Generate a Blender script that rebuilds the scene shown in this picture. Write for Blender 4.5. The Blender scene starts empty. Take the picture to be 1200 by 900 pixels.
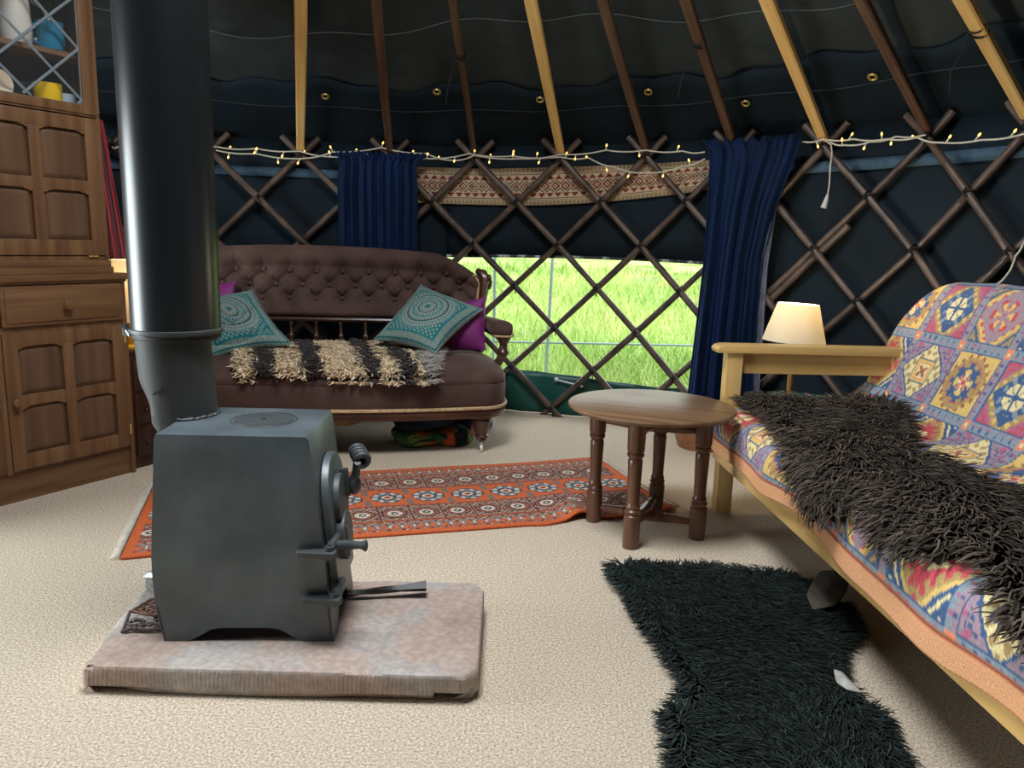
import bpy, bmesh, math, random
import numpy as np
from mathutils import Matrix, Vector, noise as mnoise

random.seed(7); RNG = np.random.default_rng(11)
SC = bpy.context.scene
COL = SC.collection
PI = math.pi

# ------------------------------------------------------------------ camera
H = 1.04; PITCH = math.radians(10.4); ROLL = math.radians(1.6); FPX = 900.0
FWD = np.array([0, math.cos(PITCH), -math.sin(PITCH)])
_up = np.array([0, math.sin(PITCH), math.cos(PITCH)]); _rt = np.array([1.0, 0, 0])
RT = math.cos(ROLL)*_rt + math.sin(ROLL)*_up
UP = -math.sin(ROLL)*_rt + math.cos(ROLL)*_up
EYE = np.array([0, 0, H])
def ray(px, py): return (px-600)*RT + (450-py)*UP + FPX*FWD
def atz(px, py, z=0.0):
    d = ray(px, py); return EYE + d*((z-H)/d[2])
def aty(px, py, y):
    d = ray(px, py); return EYE + d*(y/d[1])
cam = bpy.data.cameras.new('camera'); cam.lens = 36*FPX/1200; cam.sensor_width = 36; cam.clip_start = 0.02
camo = bpy.data.objects.new('camera', cam); COL.objects.link(camo)
_m = Matrix(((RT[0], UP[0], -FWD[0], 0), (RT[1], UP[1], -FWD[1], 0), (RT[2], UP[2], -FWD[2], H), (0, 0, 0, 1)))
camo.matrix_world = _m
SC.camera = camo

# ------------------------------------------------------------------ materials
def lin(c):
    return c/12.92 if c <= 0.04045 else ((c+0.055)/1.055)**2.4
def rgb(r, g, b): return (lin(r/255), lin(g/255), lin(b/255), 1.0)
def rgb3(r, g, b): return np.array([lin(r/255), lin(g/255), lin(b/255)])
MATS = {}
def _new(name):
    m = bpy.data.materials.new(name); m.use_nodes = True
    nt = m.node_tree; b = nt.nodes['Principled BSDF']
    MATS[name] = m
    return m, nt, b
def _set(b, rough, metal, spec, sheen, coat):
    b.inputs['Roughness'].default_value = rough; b.inputs['Metallic'].default_value = metal
    b.inputs['Specular IOR Level'].default_value = spec
    if sheen: b.inputs['Sheen Weight'].default_value = sheen; b.inputs['Sheen Roughness'].default_value = 0.4
    if coat: b.inputs['Coat Weight'].default_value = coat; b.inputs['Coat Roughness'].default_value = 0.25
def mat(name, c1, c2=None, rough=0.6, metal=0.0, spec=0.5, sheen=0, coat=0, scale=8.0, stretch=(1, 1, 1), detail=4.0,
        lo=0.35, hi=0.65, bump=0.0, bscale=None, bdist=0.01, bstretch=None, sheen_tint=None):
    m, nt, b = _new(name); N = nt.nodes; L = nt.links
    _set(b, rough, metal, spec, sheen, coat)
    if sheen_tint: b.inputs['Sheen Tint'].default_value = sheen_tint
    tc = N.new('ShaderNodeTexCoord')
    if c2 is None: b.inputs['Base Color'].default_value = c1
    else:
        mp = N.new('ShaderNodeMapping'); mp.inputs['Scale'].default_value = stretch
        L.new(tc.outputs['Object'], mp.inputs['Vector'])
        nz = N.new('ShaderNodeTexNoise'); nz.inputs['Scale'].default_value = scale; nz.inputs['Detail'].default_value = detail
        L.new(mp.outputs['Vector'], nz.inputs['Vector'])
        cr = N.new('ShaderNodeValToRGB'); e = cr.color_ramp.elements
        e[0].position = lo; e[0].color = c1; e[1].position = hi; e[1].color = c2
        L.new(nz.outputs['Fac'], cr.inputs['Fac']); L.new(cr.outputs['Color'], b.inputs['Base Color'])
    if bump:
        mp2 = N.new('ShaderNodeMapping'); mp2.inputs['Scale'].default_value = bstretch or (1, 1, 1)
        L.new(tc.outputs['Object'], mp2.inputs['Vector'])
        n2 = N.new('ShaderNodeTexNoise'); n2.inputs['Scale'].default_value = bscale or scale*4; n2.inputs['Detail'].default_value = 3
        L.new(mp2.outputs['Vector'], n2.inputs['Vector'])
        bp = N.new('ShaderNodeBump'); bp.inputs['Strength'].default_value = bump; bp.inputs['Distance'].default_value = bdist
        L.new(n2.outputs['Fac'], bp.inputs['Height']); L.new(bp.outputs['Normal'], b.inputs['Normal'])
    return m
def wood(name, c1, c2, axis='Z', scale=4.0, rough=0.45, coat=0.0, bump=0.15, spec=0.4):
    st = {'X': (0.06, 1, 1), 'Y': (1, 0.06, 1), 'Z': (1, 1, 0.06)}[axis]
    return mat(name, c1, c2, rough=rough, coat=coat, spec=spec, scale=scale*9, stretch=st, detail=6, lo=0.3, hi=0.72,
               bump=bump, bscale=scale*22, bstretch=st, bdist=0.003)
def attr_mat(name, rough=0.9, sheen=0.0, bump=0.3, bscale=250, bdist=0.002, spec=0.2):
    m, nt, b = _new(name); N = nt.nodes; L = nt.links
    _set(b, rough, 0, spec, sheen, 0)
    a = N.new('ShaderNodeAttribute'); a.attribute_name = 'Col'
    L.new(a.outputs['Color'], b.inputs['Base Color'])
    if bump:
        tc = N.new('ShaderNodeTexCoord'); n2 = N.new('ShaderNodeTexNoise'); n2.inputs['Scale'].default_value = bscale
        L.new(tc.outputs['Object'], n2.inputs['Vector'])
        bp = N.new('ShaderNodeBump'); bp.inputs['Strength'].default_value = bump; bp.inputs['Distance'].default_value = bdist
        L.new(n2.outputs['Fac'], bp.inputs['Height']); L.new(bp.outputs['Normal'], b.inputs['Normal'])
    return m
def emit_mat(name, c, s):
    m, nt, b = _new(name)
    b.inputs['Base Color'].default_value = c; b.inputs['Emission Color'].default_value = c; b.inputs['Emission Strength'].default_value = s
    return m
def shade_mat(name, c, trans=0.6):
    m, nt, b = _new(name); N = nt.nodes; L = nt.links
    out = N['Material Output']; b.inputs['Base Color'].default_value = c; b.inputs['Roughness'].default_value = 0.9
    t = N.new('ShaderNodeBsdfTranslucent'); t.inputs['Color'].default_value = c
    mx = N.new('ShaderNodeMixShader'); mx.inputs['Fac'].default_value = trans
    L.new(b.outputs[0], mx.inputs[1]); L.new(t.outputs[0], mx.inputs[2]); L.new(mx.outputs[0], out.inputs['Surface'])
    return m
def glass_mat(name, gloss=0.06, tint=(1, 1, 1, 1), scratches=False):
    m, nt, b = _new(name); N = nt.nodes; L = nt.links
    out = N['Material Output']; t = N.new('ShaderNodeBsdfTransparent'); t.inputs['Color'].default_value = tint
    b.inputs['Base Color'].default_value = (0.9, 0.95, 0.95, 1); b.inputs['Roughness'].default_value = 0.08
    mx = N.new('ShaderNodeMixShader'); mx.inputs['Fac'].default_value = gloss
    if scratches:
        tc = N.new('ShaderNodeTexCoord'); mp = N.new('ShaderNodeMapping'); mp.inputs['Scale'].default_value = (2.2, 1, 9)
        mp.inputs['Rotation'].default_value = (0, 0.6, 0)
        L.new(tc.outputs['Object'], mp.inputs['Vector'])
        nz = N.new('ShaderNodeTexNoise'); nz.inputs['Scale'].default_value = 1.6; nz.inputs['Detail'].default_value = 5
        L.new(mp.outputs['Vector'], nz.inputs['Vector'])
        cr = N.new('ShaderNodeValToRGB'); e = cr.color_ramp.elements
        e[0].position = 0.62; e[0].color = (gloss,)*3+(1,); e[1].position = 0.75; e[1].color = (0.35,)*3+(1,)
        L.new(nz.outputs['Fac'], cr.inputs['Fac']); L.new(cr.outputs['Color'], mx.inputs['Fac'])
    L.new(t.outputs[0], mx.inputs[1]); L.new(b.outputs[0], mx.inputs[2]); L.new(mx.outputs[0], out.inputs['Surface'])
    return m

# ------------------------------------------------------------------ objects
def link(name, me, m, parent=None):
    o = bpy.data.objects.new(name, me); COL.objects.link(o)
    if m is not None and len(me.materials) == 0: me.materials.append(m)
    if parent is not None: o.parent = parent
    return o
def tag(o, label=None, cat=None, group=None, kind=None):
    if label: o['label'] = label
    if cat: o['category'] = cat
    if group: o['group'] = group
    if kind: o['kind'] = kind
    return o
def thing(name, label, cat, loc=(0, 0, 0), rotz=0.0, group=None, kind=None):
    o = bpy.data.objects.new(name, None); COL.objects.link(o); o.empty_display_size = 0.1
    o.location = tuple(float(v) for v in loc); o.rotation_euler = (0, 0, rotz)
    return tag(o, label, cat, group, kind)
def copy_tree(o, parent=None):
    c = o.copy(); COL.objects.link(c)
    if parent is not None: c.parent = parent
    for ch in list(o.children): copy_tree(ch, c)
    return c
def V(p): return Vector((float(p[0]), float(p[1]), float(p[2])))
def euler(rx=0, ry=0, rz=0): return (Matrix.Rotation(rz, 4, 'Z') @ Matrix.Rotation(ry, 4, 'Y') @ Matrix.Rotation(rx, 4, 'X'))
class MB:
    def __init__(s): s.bm = bmesh.new()
    def _bev(s, vs, w, seg=2):
        es = {e for v in vs for e in v.link_edges}
        bmesh.ops.bevel(s.bm, geom=list(es), offset=w, segments=seg, affect='EDGES', profile=0.6)
    def box(s, c, d, rot=None, bev=0.0, seg=2):
        M = Matrix.Translation(V(c)) @ (rot if rot is not None else Matrix.Identity(4)) @ Matrix.Diagonal((d[0], d[1], d[2], 1))
        r = bmesh.ops.create_cube(s.bm, size=1.0, matrix=M)
        if bev: s._bev(r['verts'], bev, seg)
        return s
    def bx(s, x0, x1, y0, y1, z0, z1, bev=0.0):
        return s.box(((x0+x1)/2, (y0+y1)/2, (z0+z1)/2), (abs(x1-x0), abs(y1-y0), abs(z1-z0)), bev=bev)
    def beam(s, a, b, w, h, up=(0, 0, 1), bev=0.0):
        a = V(a); b = V(b); d = (b-a); L = d.length; z = d.normalized()
        x = V(up).cross(z); x = x.normalized() if x.length > 1e-6 else Vector((1, 0, 0)); y = z.cross(x)
        R = Matrix((x, y, z)).transposed().to_4x4()
        return s.box((a+b)/2, (w, h, L), rot=R, bev=bev)
    def tube(s, pts, r, n=8, closed=False, caps=True, flat=1.0):
        P = [V(p) for p in pts]; k = len(P)
        R = r if hasattr(r, '__len__') else [r]*k
        rings = []; prev = None
        for i in range(k):
            t = (P[(i+1) % k]-P[i-1]) if closed else (P[min(i+1, k-1)]-P[max(i-1, 0)])
            t = t.normalized() if t.length > 1e-9 else Vector((0, 0, 1))
            if prev is None:
                a = Vector((0, 0, 1)) if abs(t.z) < 0.9 else Vector((1, 0, 0))
                x = (a - t*a.dot(t)).normalized()
            else:
                x = prev - t*prev.dot(t); x = x.normalized()
            prev = x; y = t.cross(x)
            rings.append([s.bm.verts.new(P[i] + x*R[i]*math.cos(2*PI*j/n) + y*R[i]*flat*math.sin(2*PI*j/n)) for j in range(n)])
        m = k if closed else k-1
        for i in range(m):
            A = rings[i]; B = rings[(i+1) % k]
            for j in range(n): s.bm.faces.new((A[j], A[(j+1) % n], B[(j+1) % n], B[j]))
        if caps and not closed:
            s.bm.faces.new(rings[0][::-1]); s.bm.faces.new(rings[-1])
        return s
    def lathe(s, prof, c=(0, 0, 0), n=28, M=None, caps=True):
        T = (Matrix.Translation(V(c)) @ M) if M is not None else Matrix.Translation(V(c))
        rings = [[s.bm.verts.new(T @ Vector((r*math.cos(2*PI*j/n), r*math.sin(2*PI*j/n), z))) for j in range(n)] for r, z in prof]
        for A, B in zip(rings[:-1], rings[1:]):
            for j in range(n): s.bm.faces.new((A[j], A[(j+1) % n], B[(j+1) % n], B[j]))
        if caps:
            s.bm.faces.new(rings[0][::-1]); s.bm.faces.new(rings[-1])
        return s
    def prism(s, poly, h, M=None, bev=0.0):
        M = M if M is not None else Matrix.Identity(4)
        a = [s.bm.verts.new(M @ Vector((p[0], p[1], 0))) for p in poly]
        b = [s.bm.verts.new(M @ Vector((p[0], p[1], h))) for p in poly]
        k = len(a); fs = [s.bm.faces.new(a[::-1]), s.bm.faces.new(b)]
        for i in range(k): s.bm.faces.new((a[i], a[(i+1) % k], b[(i+1) % k], b[i]))
        if bev:
            es = list(fs[0].edges)+list(fs[1].edges)
            bmesh.ops.bevel(s.bm, geom=es, offset=bev, segments=2, affect='EDGES', profile=0.6)
        return s
    def sphere(s, c, r, seg=16, sc=(1, 1, 1), M=None):
        T = Matrix.Translation(V(c)) @ (M if M is not None else Matrix.Identity(4)) @ Matrix.Diagonal((sc[0], sc[1], sc[2], 1))
        bmesh.ops.create_uvsphere(s.bm, u_segments=seg, v_segments=max(6, seg*2//3), radius=r, matrix=T); return s
    def grid(s, nu, nv, f, closeu=False):
        vs = [[s.bm.verts.new(V(f(i/(nu if closeu else nu-1), j/(nv-1)))) for i in range(nu)] for j in range(nv)]
        for j in range(nv-1):
            for i in range(nu if closeu else nu-1):
                i2 = (i+1) % nu
                s.bm.faces.new((vs[j][i], vs[j][i2], vs[j+1][i2], vs[j+1][i]))
        return s
    def rings(s, loops, capb=True, capt=True):
        R = [[s.bm.verts.new(V(p)) for p in lp] for lp in loops]; n = len(R[0])
        for A, B in zip(R[:-1], R[1:]):
            for j in range(n): s.bm.faces.new((A[j], A[(j+1) % n], B[(j+1) % n], B[j]))
        if capb: s.bm.faces.new(R[0][::-1])
        if capt: s.bm.faces.new(R[-1])
        return s
    def noise(s, amp, scale, seed=0.0, sel=None):
        for v in s.bm.verts:
            if sel and not sel(v.co): continue
            v.co += mnoise.noise_vector(v.co*scale + Vector((seed, seed*1.7, -seed)))*amp
        return s
    def build(s, name, m, parent=None, smooth=40, solid=0.0, sub=0):
        me = bpy.data.meshes.new(name)
        bmesh.ops.recalc_face_normals(s.bm, faces=s.bm.faces)
        s.bm.to_mesh(me); s.bm.free()
        if smooth:
            me.shade_smooth(); me.set_sharp_from_angle(angle=math.radians(smooth))
        o = link(name, me, m, parent)
        if solid:
            md = o.modifiers.new('solid', 'SOLIDIFY'); md.thickness = solid; md.offset = 0
        if sub:
            md = o.modifiers.new('sub', 'SUBSURF'); md.levels = sub; md.render_levels = sub
        return o
def np_mesh(name, v, f, m, parent=None, col=None, smooth=True):
    """v (N,3), f (M,k) arrays -> one mesh object; col (N,3) linear colours in the attribute Col"""
    v = np.asarray(v, dtype=np.float32); f = np.asarray(f, dtype=np.int32); k = f.shape[1]
    me = bpy.data.meshes.new(name); me.vertices.add(len(v)); me.vertices.foreach_set('co', v.ravel())
    me.loops.add(f.size); me.loops.foreach_set('vertex_index', f.ravel())
    me.polygons.add(len(f)); me.polygons.foreach_set('loop_start', np.arange(0, f.size, k, dtype=np.int32))
    me.update(calc_edges=True); me.validate()
    if smooth: me.shade_smooth()
    if col is not None:
        a = me.attributes.new('Col', 'FLOAT_COLOR', 'POINT')
        c4 = np.ones((len(v), 4), dtype=np.float32); c4[:, :3] = col; a.data.foreach_set('color', c4.ravel())
    return link(name, me, m, parent)
def grid_faces(nu, nv):
    i, j = np.meshgrid(np.arange(nu-1), np.arange(nv-1)); a = (j*nu+i).ravel()
    return np.stack([a, a+1, a+nu+1, a+nu], 1)
def vnoise(p, scale, seed=0.0):
    """cheap smooth pseudo noise for arrays (N,3) -> (N,)"""
    q = p*scale+seed
    return (np.sin(q[:, 0]*1.3+1.7*np.sin(q[:, 1]*0.9+seed))+np.sin(q[:, 1]*1.1+1.3*np.sin(q[:, 2]*1.2+q[:, 0]*0.5))
            + np.sin(q[:, 2]*1.2+q[:, 0]*0.7+1.1*np.sin(q[:, 1]*0.6)))/3
def in_poly(P, poly):
    x, y = P[:, 0], P[:, 1]; r = np.zeros(len(P), bool); n = len(poly)
    for i in range(n):
        x1, y1 = poly[i]; x2, y2 = poly[(i+1) % n]
        c = ((y1 > y) != (y2 > y)) & (x < (x2-x1)*(y-y1)/((y2-y1)+1e-12)+x1); r ^= c
    return r
def poly_dist(P, poly):
    d = np.full(len(P), 1e9); n = len(poly)
    for i in range(n):
        a = np.array(poly[i]); b = np.array(poly[(i+1) % n]); ab = b-a
        t = np.clip(((P-a)@ab)/(ab@ab+1e-12), 0, 1); d = np.minimum(d, np.linalg.norm(P-(a+t[:, None]*ab), axis=1))
    return d
def locks(name, P, Nn, D, length, rad, m, parent, col=None, seg=4, curl=0.3, droop=0.25, label=None):
    """tapered wool locks: P roots, Nn normals, D lying directions (unit), length (n,), rad (n,) -> one mesh"""
    n = len(P); t = np.linspace(0, 1, seg+1)
    side = np.cross(Nn, D); side /= np.linalg.norm(side, axis=1)[:, None]+1e-9
    ph = RNG.uniform(0, 2*PI, n); tw = RNG.uniform(2.0, 4.5, n)
    ring = []
    for k, s in enumerate(t):
        up = (s-droop*s*s*1.6)
        c = P + Nn*(length*up*0.75)[:, None] + D*(length*(0.35*s+0.65*s*s))[:, None]
        c = c + side*(length*curl*0.35*s*np.sin(ph+tw*s))[:, None] + Nn*(length*curl*0.2*s*np.cos(ph+tw*s))[:, None]
        r = rad*(1-0.85*s**1.5)*(0.85 if k == 0 else 1)
        for a in range(3):
            an = 2*PI*a/3
            ring.append(c + side*(r*math.cos(an))[:, None] + (Nn*0.6+D*0.4)*(r*math.sin(an))[:, None])
    Vv = np.stack(ring, 1)                      # n, (seg+1)*3, 3
    K = (seg+1)*3
    fs = []
    for k in range(seg):
        for a in range(3):
            fs.append([k*3+a, k*3+(a+1) % 3, (k+1)*3+(a+1) % 3, (k+1)*3+a])
    F = (np.arange(n)[:, None, None]*K + np.array(fs)[None]).reshape(-1, 4)
    c = None
    if col is not None:
        c = np.repeat(col, K, axis=0)
    return np_mesh(name, Vv.reshape(-1, 3), F, m, parent, c)
# ------------------------------------------------------------------ the yurt: circular lattice wall
CX, CY, RW = -0.45, 1.70, 3.085
def wray(px, py, r):
    d = ray(px, py); a = d[0]**2+d[1]**2; b = -(d[0]*CX+d[1]*CY); c = CX*CX+CY*CY-r*r
    t = (-b+math.sqrt(b*b-a*c))/a; q = EYE+d*t
    return math.degrees(math.atan2(q[0]-CX, q[1]-CY)), q[2]
def wp(ang, r, z):
    a = math.radians(ang); return (CX+r*math.sin(a), CY+r*math.cos(a), z)
NODE = {}
for k, (px, py) in {-2: (352, 175), -1: (457, 177), 0: (556, 178), 1: (657, 178), 2: (757, 170), 3: (860, 162), 4: (965, 160), 5: (1086, 155), 6: (1205, 135)}.items():
    NODE[k] = wray(px, py, 2.985)
def nang(k):
    k = float(k)
    if k <= -2: return NODE[-2][0]+(k+2)*9.3
    if k >= 6: return NODE[6][0]+(k-6)*9.2
    i = math.floor(k); i = min(i, 5); f = k-i
    return NODE[i][0]*(1-f)+NODE[i+1][0]*f
def nz(k):
    a = math.radians(max(-100, min(100, nang(k)-12))); return 1.53+0.055*math.sin(a)
ZB = 0.055
def node(k, row, r):
    z = nz(k)+(ZB-nz(k))*row/6.0
    return wp(nang(k), r, z)

M_carpet = mat('carpet_loop', rgb(160, 142, 121), rgb(236, 221, 200), rough=0.95, spec=0.1, scale=170, detail=3, lo=0.3, hi=0.7, bump=0.6, bscale=320, bdist=0.005)
M_canvas = mat('navy_canvas', rgb(12, 24, 33), rgb(18, 33, 43), rough=0.8, spec=0.25, scale=3, bump=0.25, bscale=3.0, bdist=0.03)
M_roof = mat('charcoal_canvas', rgb(36, 44, 47), rgb(49, 57, 59), rough=0.62, spec=0.35, scale=2.5, bump=0.55, bscale=2.6, bdist=0.07, bstretch=(1, 1, 0.6))
M_green = mat('green_pvc', rgb(6, 62, 56), rgb(14, 88, 78), rough=0.42, spec=0.5, scale=3, bump=0.4, bscale=5, bdist=0.03)
M_blue = mat('slate_webbing', rgb(56, 82, 104), rgb(70, 97, 118), rough=0.85, scale=30)
M_pvc = glass_mat('clear_pvc', 0.05, (0.97, 1, 0.98, 1), scratches=True)
M_hem = mat('hem_tape', rgb(28, 34, 40), rgb(190, 195, 195), rough=0.6, scale=18, stretch=(1, 1, 0.4), lo=0.5, hi=0.62)
M_rod = mat('dark_hazel', rgb(56, 44, 39), rgb(108, 88, 76), rough=0.42, spec=0.5, scale=14, stretch=(1, 1, 0.6), lo=0.3, hi=0.75, bump=0.2, bscale=40, bdist=0.004)
M_cord = mat('black_cord', rgb(18, 17, 17), rough=0.8)
M_pale = wood('pale_timber', rgb(220, 172, 100), rgb(246, 208, 140), 'Z', 4, rough=0.5)
M_dark = wood('dark_timber', rgb(66, 44, 34), rgb(116, 86, 66), 'Z', 4, rough=0.5)
M_brass = mat('brass', rgb(224, 190, 110), rough=0.35, metal=0.6)

# floor
mb = MB(); mb.lathe([(3.3, -0.06), (3.3, 0.0), (0.01, 0.0)], (CX, CY, 0), n=96, caps=False)
tag(mb.build('floor', M_carpet, smooth=0), 'beige loop carpet floor of the round tent', 'carpet', kind='structure')

# wall canvas with the window gap
WA0, WA1 = 0.5, 33.5                      # window, degrees
def zwin(a): return 0.955+0.012*math.sin(math.radians((a-3)*6))
def strip(mb, a0, a1, f0, f1, r, step=1.5, nv=5, rf=None):
    n = max(2, int(abs(a1-a0)/step)+1)
    def f(u, v):
        a = a0+(a1-a0)*u; z = f0(a)+(f1(a)-f0(a))*v; rr = r+(rf(a, z) if rf else 0)
        return wp(a, rr, z)
    mb.grid(n, nv, f)
def ztop(a):
    return 1.60+0.055*math.sin(math.radians(max(-100, min(100, a-12))))
wob = lambda a, z: 0.012*math.sin(a*0.7+z*3)*math.sin(z*2.1+0.4)
OPEN0, OPEN1 = 255.0, 282.0               # the doorway, behind the viewer on the left
mb = MB()
strip(mb, OPEN1-360, WA0, lambda a: 0.0, lambda a: ztop(a)+0.03, RW, nv=9, rf=wob)
strip(mb, WA0, WA1, zwin, lambda a: ztop(a)+0.03, RW, nv=6, rf=wob)
strip(mb, WA1, OPEN0, lambda a: 0.0, lambda a: ztop(a)+0.03, RW, nv=9, rf=wob)
wall = mb.build('wall_back', M_canvas, solid=0.006)
tag(wall, 'dark navy canvas wall of the round tent', 'wall', kind='structure')
mb = MB(); mb.tube([wp(a, RW-0.004, zwin(a)) for a in np.linspace(WA0, WA1, 40)], 0.009, 8)
mb.build('hem', M_hem, wall)
# clear window
mb = MB(); strip(mb, WA0-0.4, WA1+0.4, lambda a: 0.18, lambda a: zwin(a)+0.01, RW+0.006, step=1.2, nv=6,
                 rf=lambda a, z: 0.006*math.sin(a*0.9+z*4))
tag(mb.build('window_1', M_pvc), 'clear plastic window in the canvas wall behind the lattice', 'window', kind='structure')
# green skirt
def zskirt(a): return 0.245+0.03*math.sin(math.radians(a*9+40))+0.025*(a-15)/20
mb = MB(); strip(mb, -8, 46, lambda a: 0.003, zskirt, RW-0.02, step=0.8, nv=8, rf=lambda a, z: 0.011*math.sin(a*1.1+z*9)+0.012*math.sin(z*14+a*0.3))
sk = mb.build('green_skirt', M_green, solid=0.004)
tag(sk, 'dark green plastic skirt along the bottom of the window', 'tarpaulin')
mb = MB()
p = wray(652, 445, RW-0.05); q = wray(683, 453, RW-0.05)
mb.tube([wp(p[0], RW-0.05, p[1]), wp(q[0], RW-0.05, q[1])], 0.005, 6)
mb.sphere(wp(p[0], RW-0.05, p[1]), 0.014, 10)
mb.build('tie', mat('grey_tie', rgb(190, 195, 195), rough=0.4), sk)

# blue webbing straps
for lab, a0, a1, z0, z1, w in [('slate blue webbing strap on the canvas left of the short navy curtain', -40, -7, 1.395, 1.415, 0.05),
                               ('slate blue webbing strap on the canvas right of the long navy curtain', 34.5, 75, 1.455, 1.50, 0.055)]:
    mb = MB(); strip(mb, a0, a1, lambda a: z0+(z1-z0)*(a-a0)/(a1-a0)-w/2, lambda a: z0+(z1-z0)*(a-a0)/(a1-a0)+w/2, RW-0.022, nv=2)
    tag(mb.build('webbing_strap', M_blue, solid=0.003), lab, 'strap', group='webbing straps on the canvas')

# roof canvas
CRZ, CRR = 2.99, 0.63
def roof(a, s, off=0.0, sag=0.0):
    r = RW+0.02+(CRR-RW)*s; z = ztop(a)-0.01+(CRZ+0.07-ztop(a))*s
    return r, z+off+sag
def roofp(a, s, off=0.0, sag=0.0):
    r, z = roof(a, s, off, sag); return wp(a, r, z)
mb = MB()
A0r, A1r = -180.0, 180.0
def fr(u, v):
    a = A0r+(A1r-A0r)*u
    ph = (a-nang(0))/9.25*PI
    sag = 0.012*abs(math.sin(ph))*math.sin(PI*min(1, v*1.2)) + 0.020*mnoise.noise(Vector((a*0.13, v*6, 3.1)))+0.012*mnoise.noise(Vector((a*0.35+v*9, v*14, 1.1)))
    return roofp(a, v, 0.03, sag)
mb.grid(400, 24, fr)
ceil = mb.build('ceiling', M_roof, solid=0.004)
tag(ceil, 'dark charcoal canvas roof of the round tent', 'ceiling', kind='structure')
# navy eave flap with a wavy hem, seams and brass eyelets
def sflap(a): return 0.178+0.010*math.sin(a*0.33)+0.006*math.sin(a*0.9+1)
def ff(u, v):
    a = A0r+(A1r-A0r)*u; s = -0.022+v*(sflap(a)+0.022)
    ph = (a-nang(0))/9.25*PI
    return roofp(a, s, 0.012, 0.006*abs(math.sin(ph))*v+0.008*mnoise.noise(Vector((a*0.15, v*3, 9))))
mb = MB(); mb.grid(400, 9, ff)
mb.build('eave_flap', M_canvas, ceil, solid=0.004)
mb = MB()
mb.tube([roofp(a, 0.116+0.004*math.sin(a*0.4), 0.009) for a in np.linspace(-45, 75, 140)], 0.0035, 5)
mb.build('seam', mat('seam_thread', rgb(24, 34, 44), rgb(30, 40, 50), rough=0.7), ceil)
mb = MB(); mb.tube([roofp(a, 0.315+0.028*math.sin(math.radians(a*5.2+30))+0.008*math.sin(a*0.37), 0.004) for a in np.linspace(-40, 70, 160)], 0.0018, 5)
mb.build('seam', mat('pale_thread', rgb(92, 100, 100), rough=0.7), ceil)
for px, py in [(381, 109), (512, 104), (633, 113), (760, 104), (874, 117), (1023, 86), (1165, 65)]:
    # where the eyelet sits on the flap
    best = None
    d = ray(px, py)
    for s in np.linspace(0.02, 0.30, 141):
        r0 = roof(20, s)[0]
        a, z = wray(px, py, r0); e = abs(z-(roof(a, s, 0.012)[1]))
        if best is None or e < best[0]: best = (e, a, s)
    a, s = best[1], best[2]
    c = Vector(roofp(a, s, -0.004)); t1 = (Vector(roofp(a, s+0.02, -0.004))-c).normalized(); t2 = (Vector(roofp(a+0.5, s, -0.004))-c).normalized()
    mb = MB(); mb.tube([c+t1*0.0175*math.cos(q)+t2*0.0175*math.sin(q) for q in np.linspace(0, 2*PI, 18)[:-1]], 0.0055, 6, closed=True)
    mb.build('eyelet', M_brass, ceil)

# lattice
tr = thing('lattice_wall', 'diamond lattice of dark round poles standing around the tent wall', 'lattice', (CX, CY, 0))
def loc(p): return (p[0]-CX, p[1]-CY, p[2])
RA, RB = 2.985, 3.024
for k in range(-6, 7):
    pts = [node(k+s*0.5, s, RA) for s in np.linspace(-0.42, 6.3, 26)]
    MB().tube([loc(p) for p in pts], [0.0185+0.0015*math.sin(k*2+i*0.4) for i in range(26)], 9).build('pole', M_rod, tr)
for k in range(-4, 10):
    pts = [node(k-s*0.5, s, RB) for s in np.linspace(-0.42, 6.3, 26)]
    MB().tube([loc(p) for p in pts], [0.0185+0.0015*math.sin(k*3+i*0.5) for i in range(26)], 9).build('pole', M_rod, tr)
MB().tube([loc(node(5.10-s*0.5, s, RB-0.01)) for s in np.linspace(1.55, 3.2, 8)], 0.019, 9).build('pole', M_rod, tr)
n_l = 0
for row in range(0, 7):
    for k2 in range(-8, 13):
        kk = k2/2
        if (k2+row) % 2: continue
        if row >= 2 and kk < -0.6: continue
        if row >= 4 and kk > 3.6: continue
        a = nang(kk); c = np.array(loc(node(kk, row, (RA+RB)/2)))
        tng = np.array([math.cos(math.radians(a)), -math.sin(math.radians(a)), 0]); rad = np.array([math.sin(math.radians(a)), math.cos(math.radians(a)), 0])
        for_v = np.array([0, 0, 1.0])
        mb = MB()
        mb.tube([c+for_v*0.0215*math.cos(q)+rad*0.042*math.sin(q) for q in np.linspace(0, 2*PI, 13)[:-1]], 0.006, 5, closed=True)
        mb.tube([c+tng*0.0215*math.cos(q)+rad*0.043*math.sin(q) for q in np.linspace(0, 2*PI, 13)[:-1]], 0.005, 5, closed=True)
        mb.tube([c-rad*0.04, c-rad*0.042+tng*0.012-for_v*0.02, c-rad*0.04+tng*0.016*math.sin(k2)-for_v*0.05], 0.003, 4)
        mb.build('lashing', M_cord, tr); n_l += 1

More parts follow.
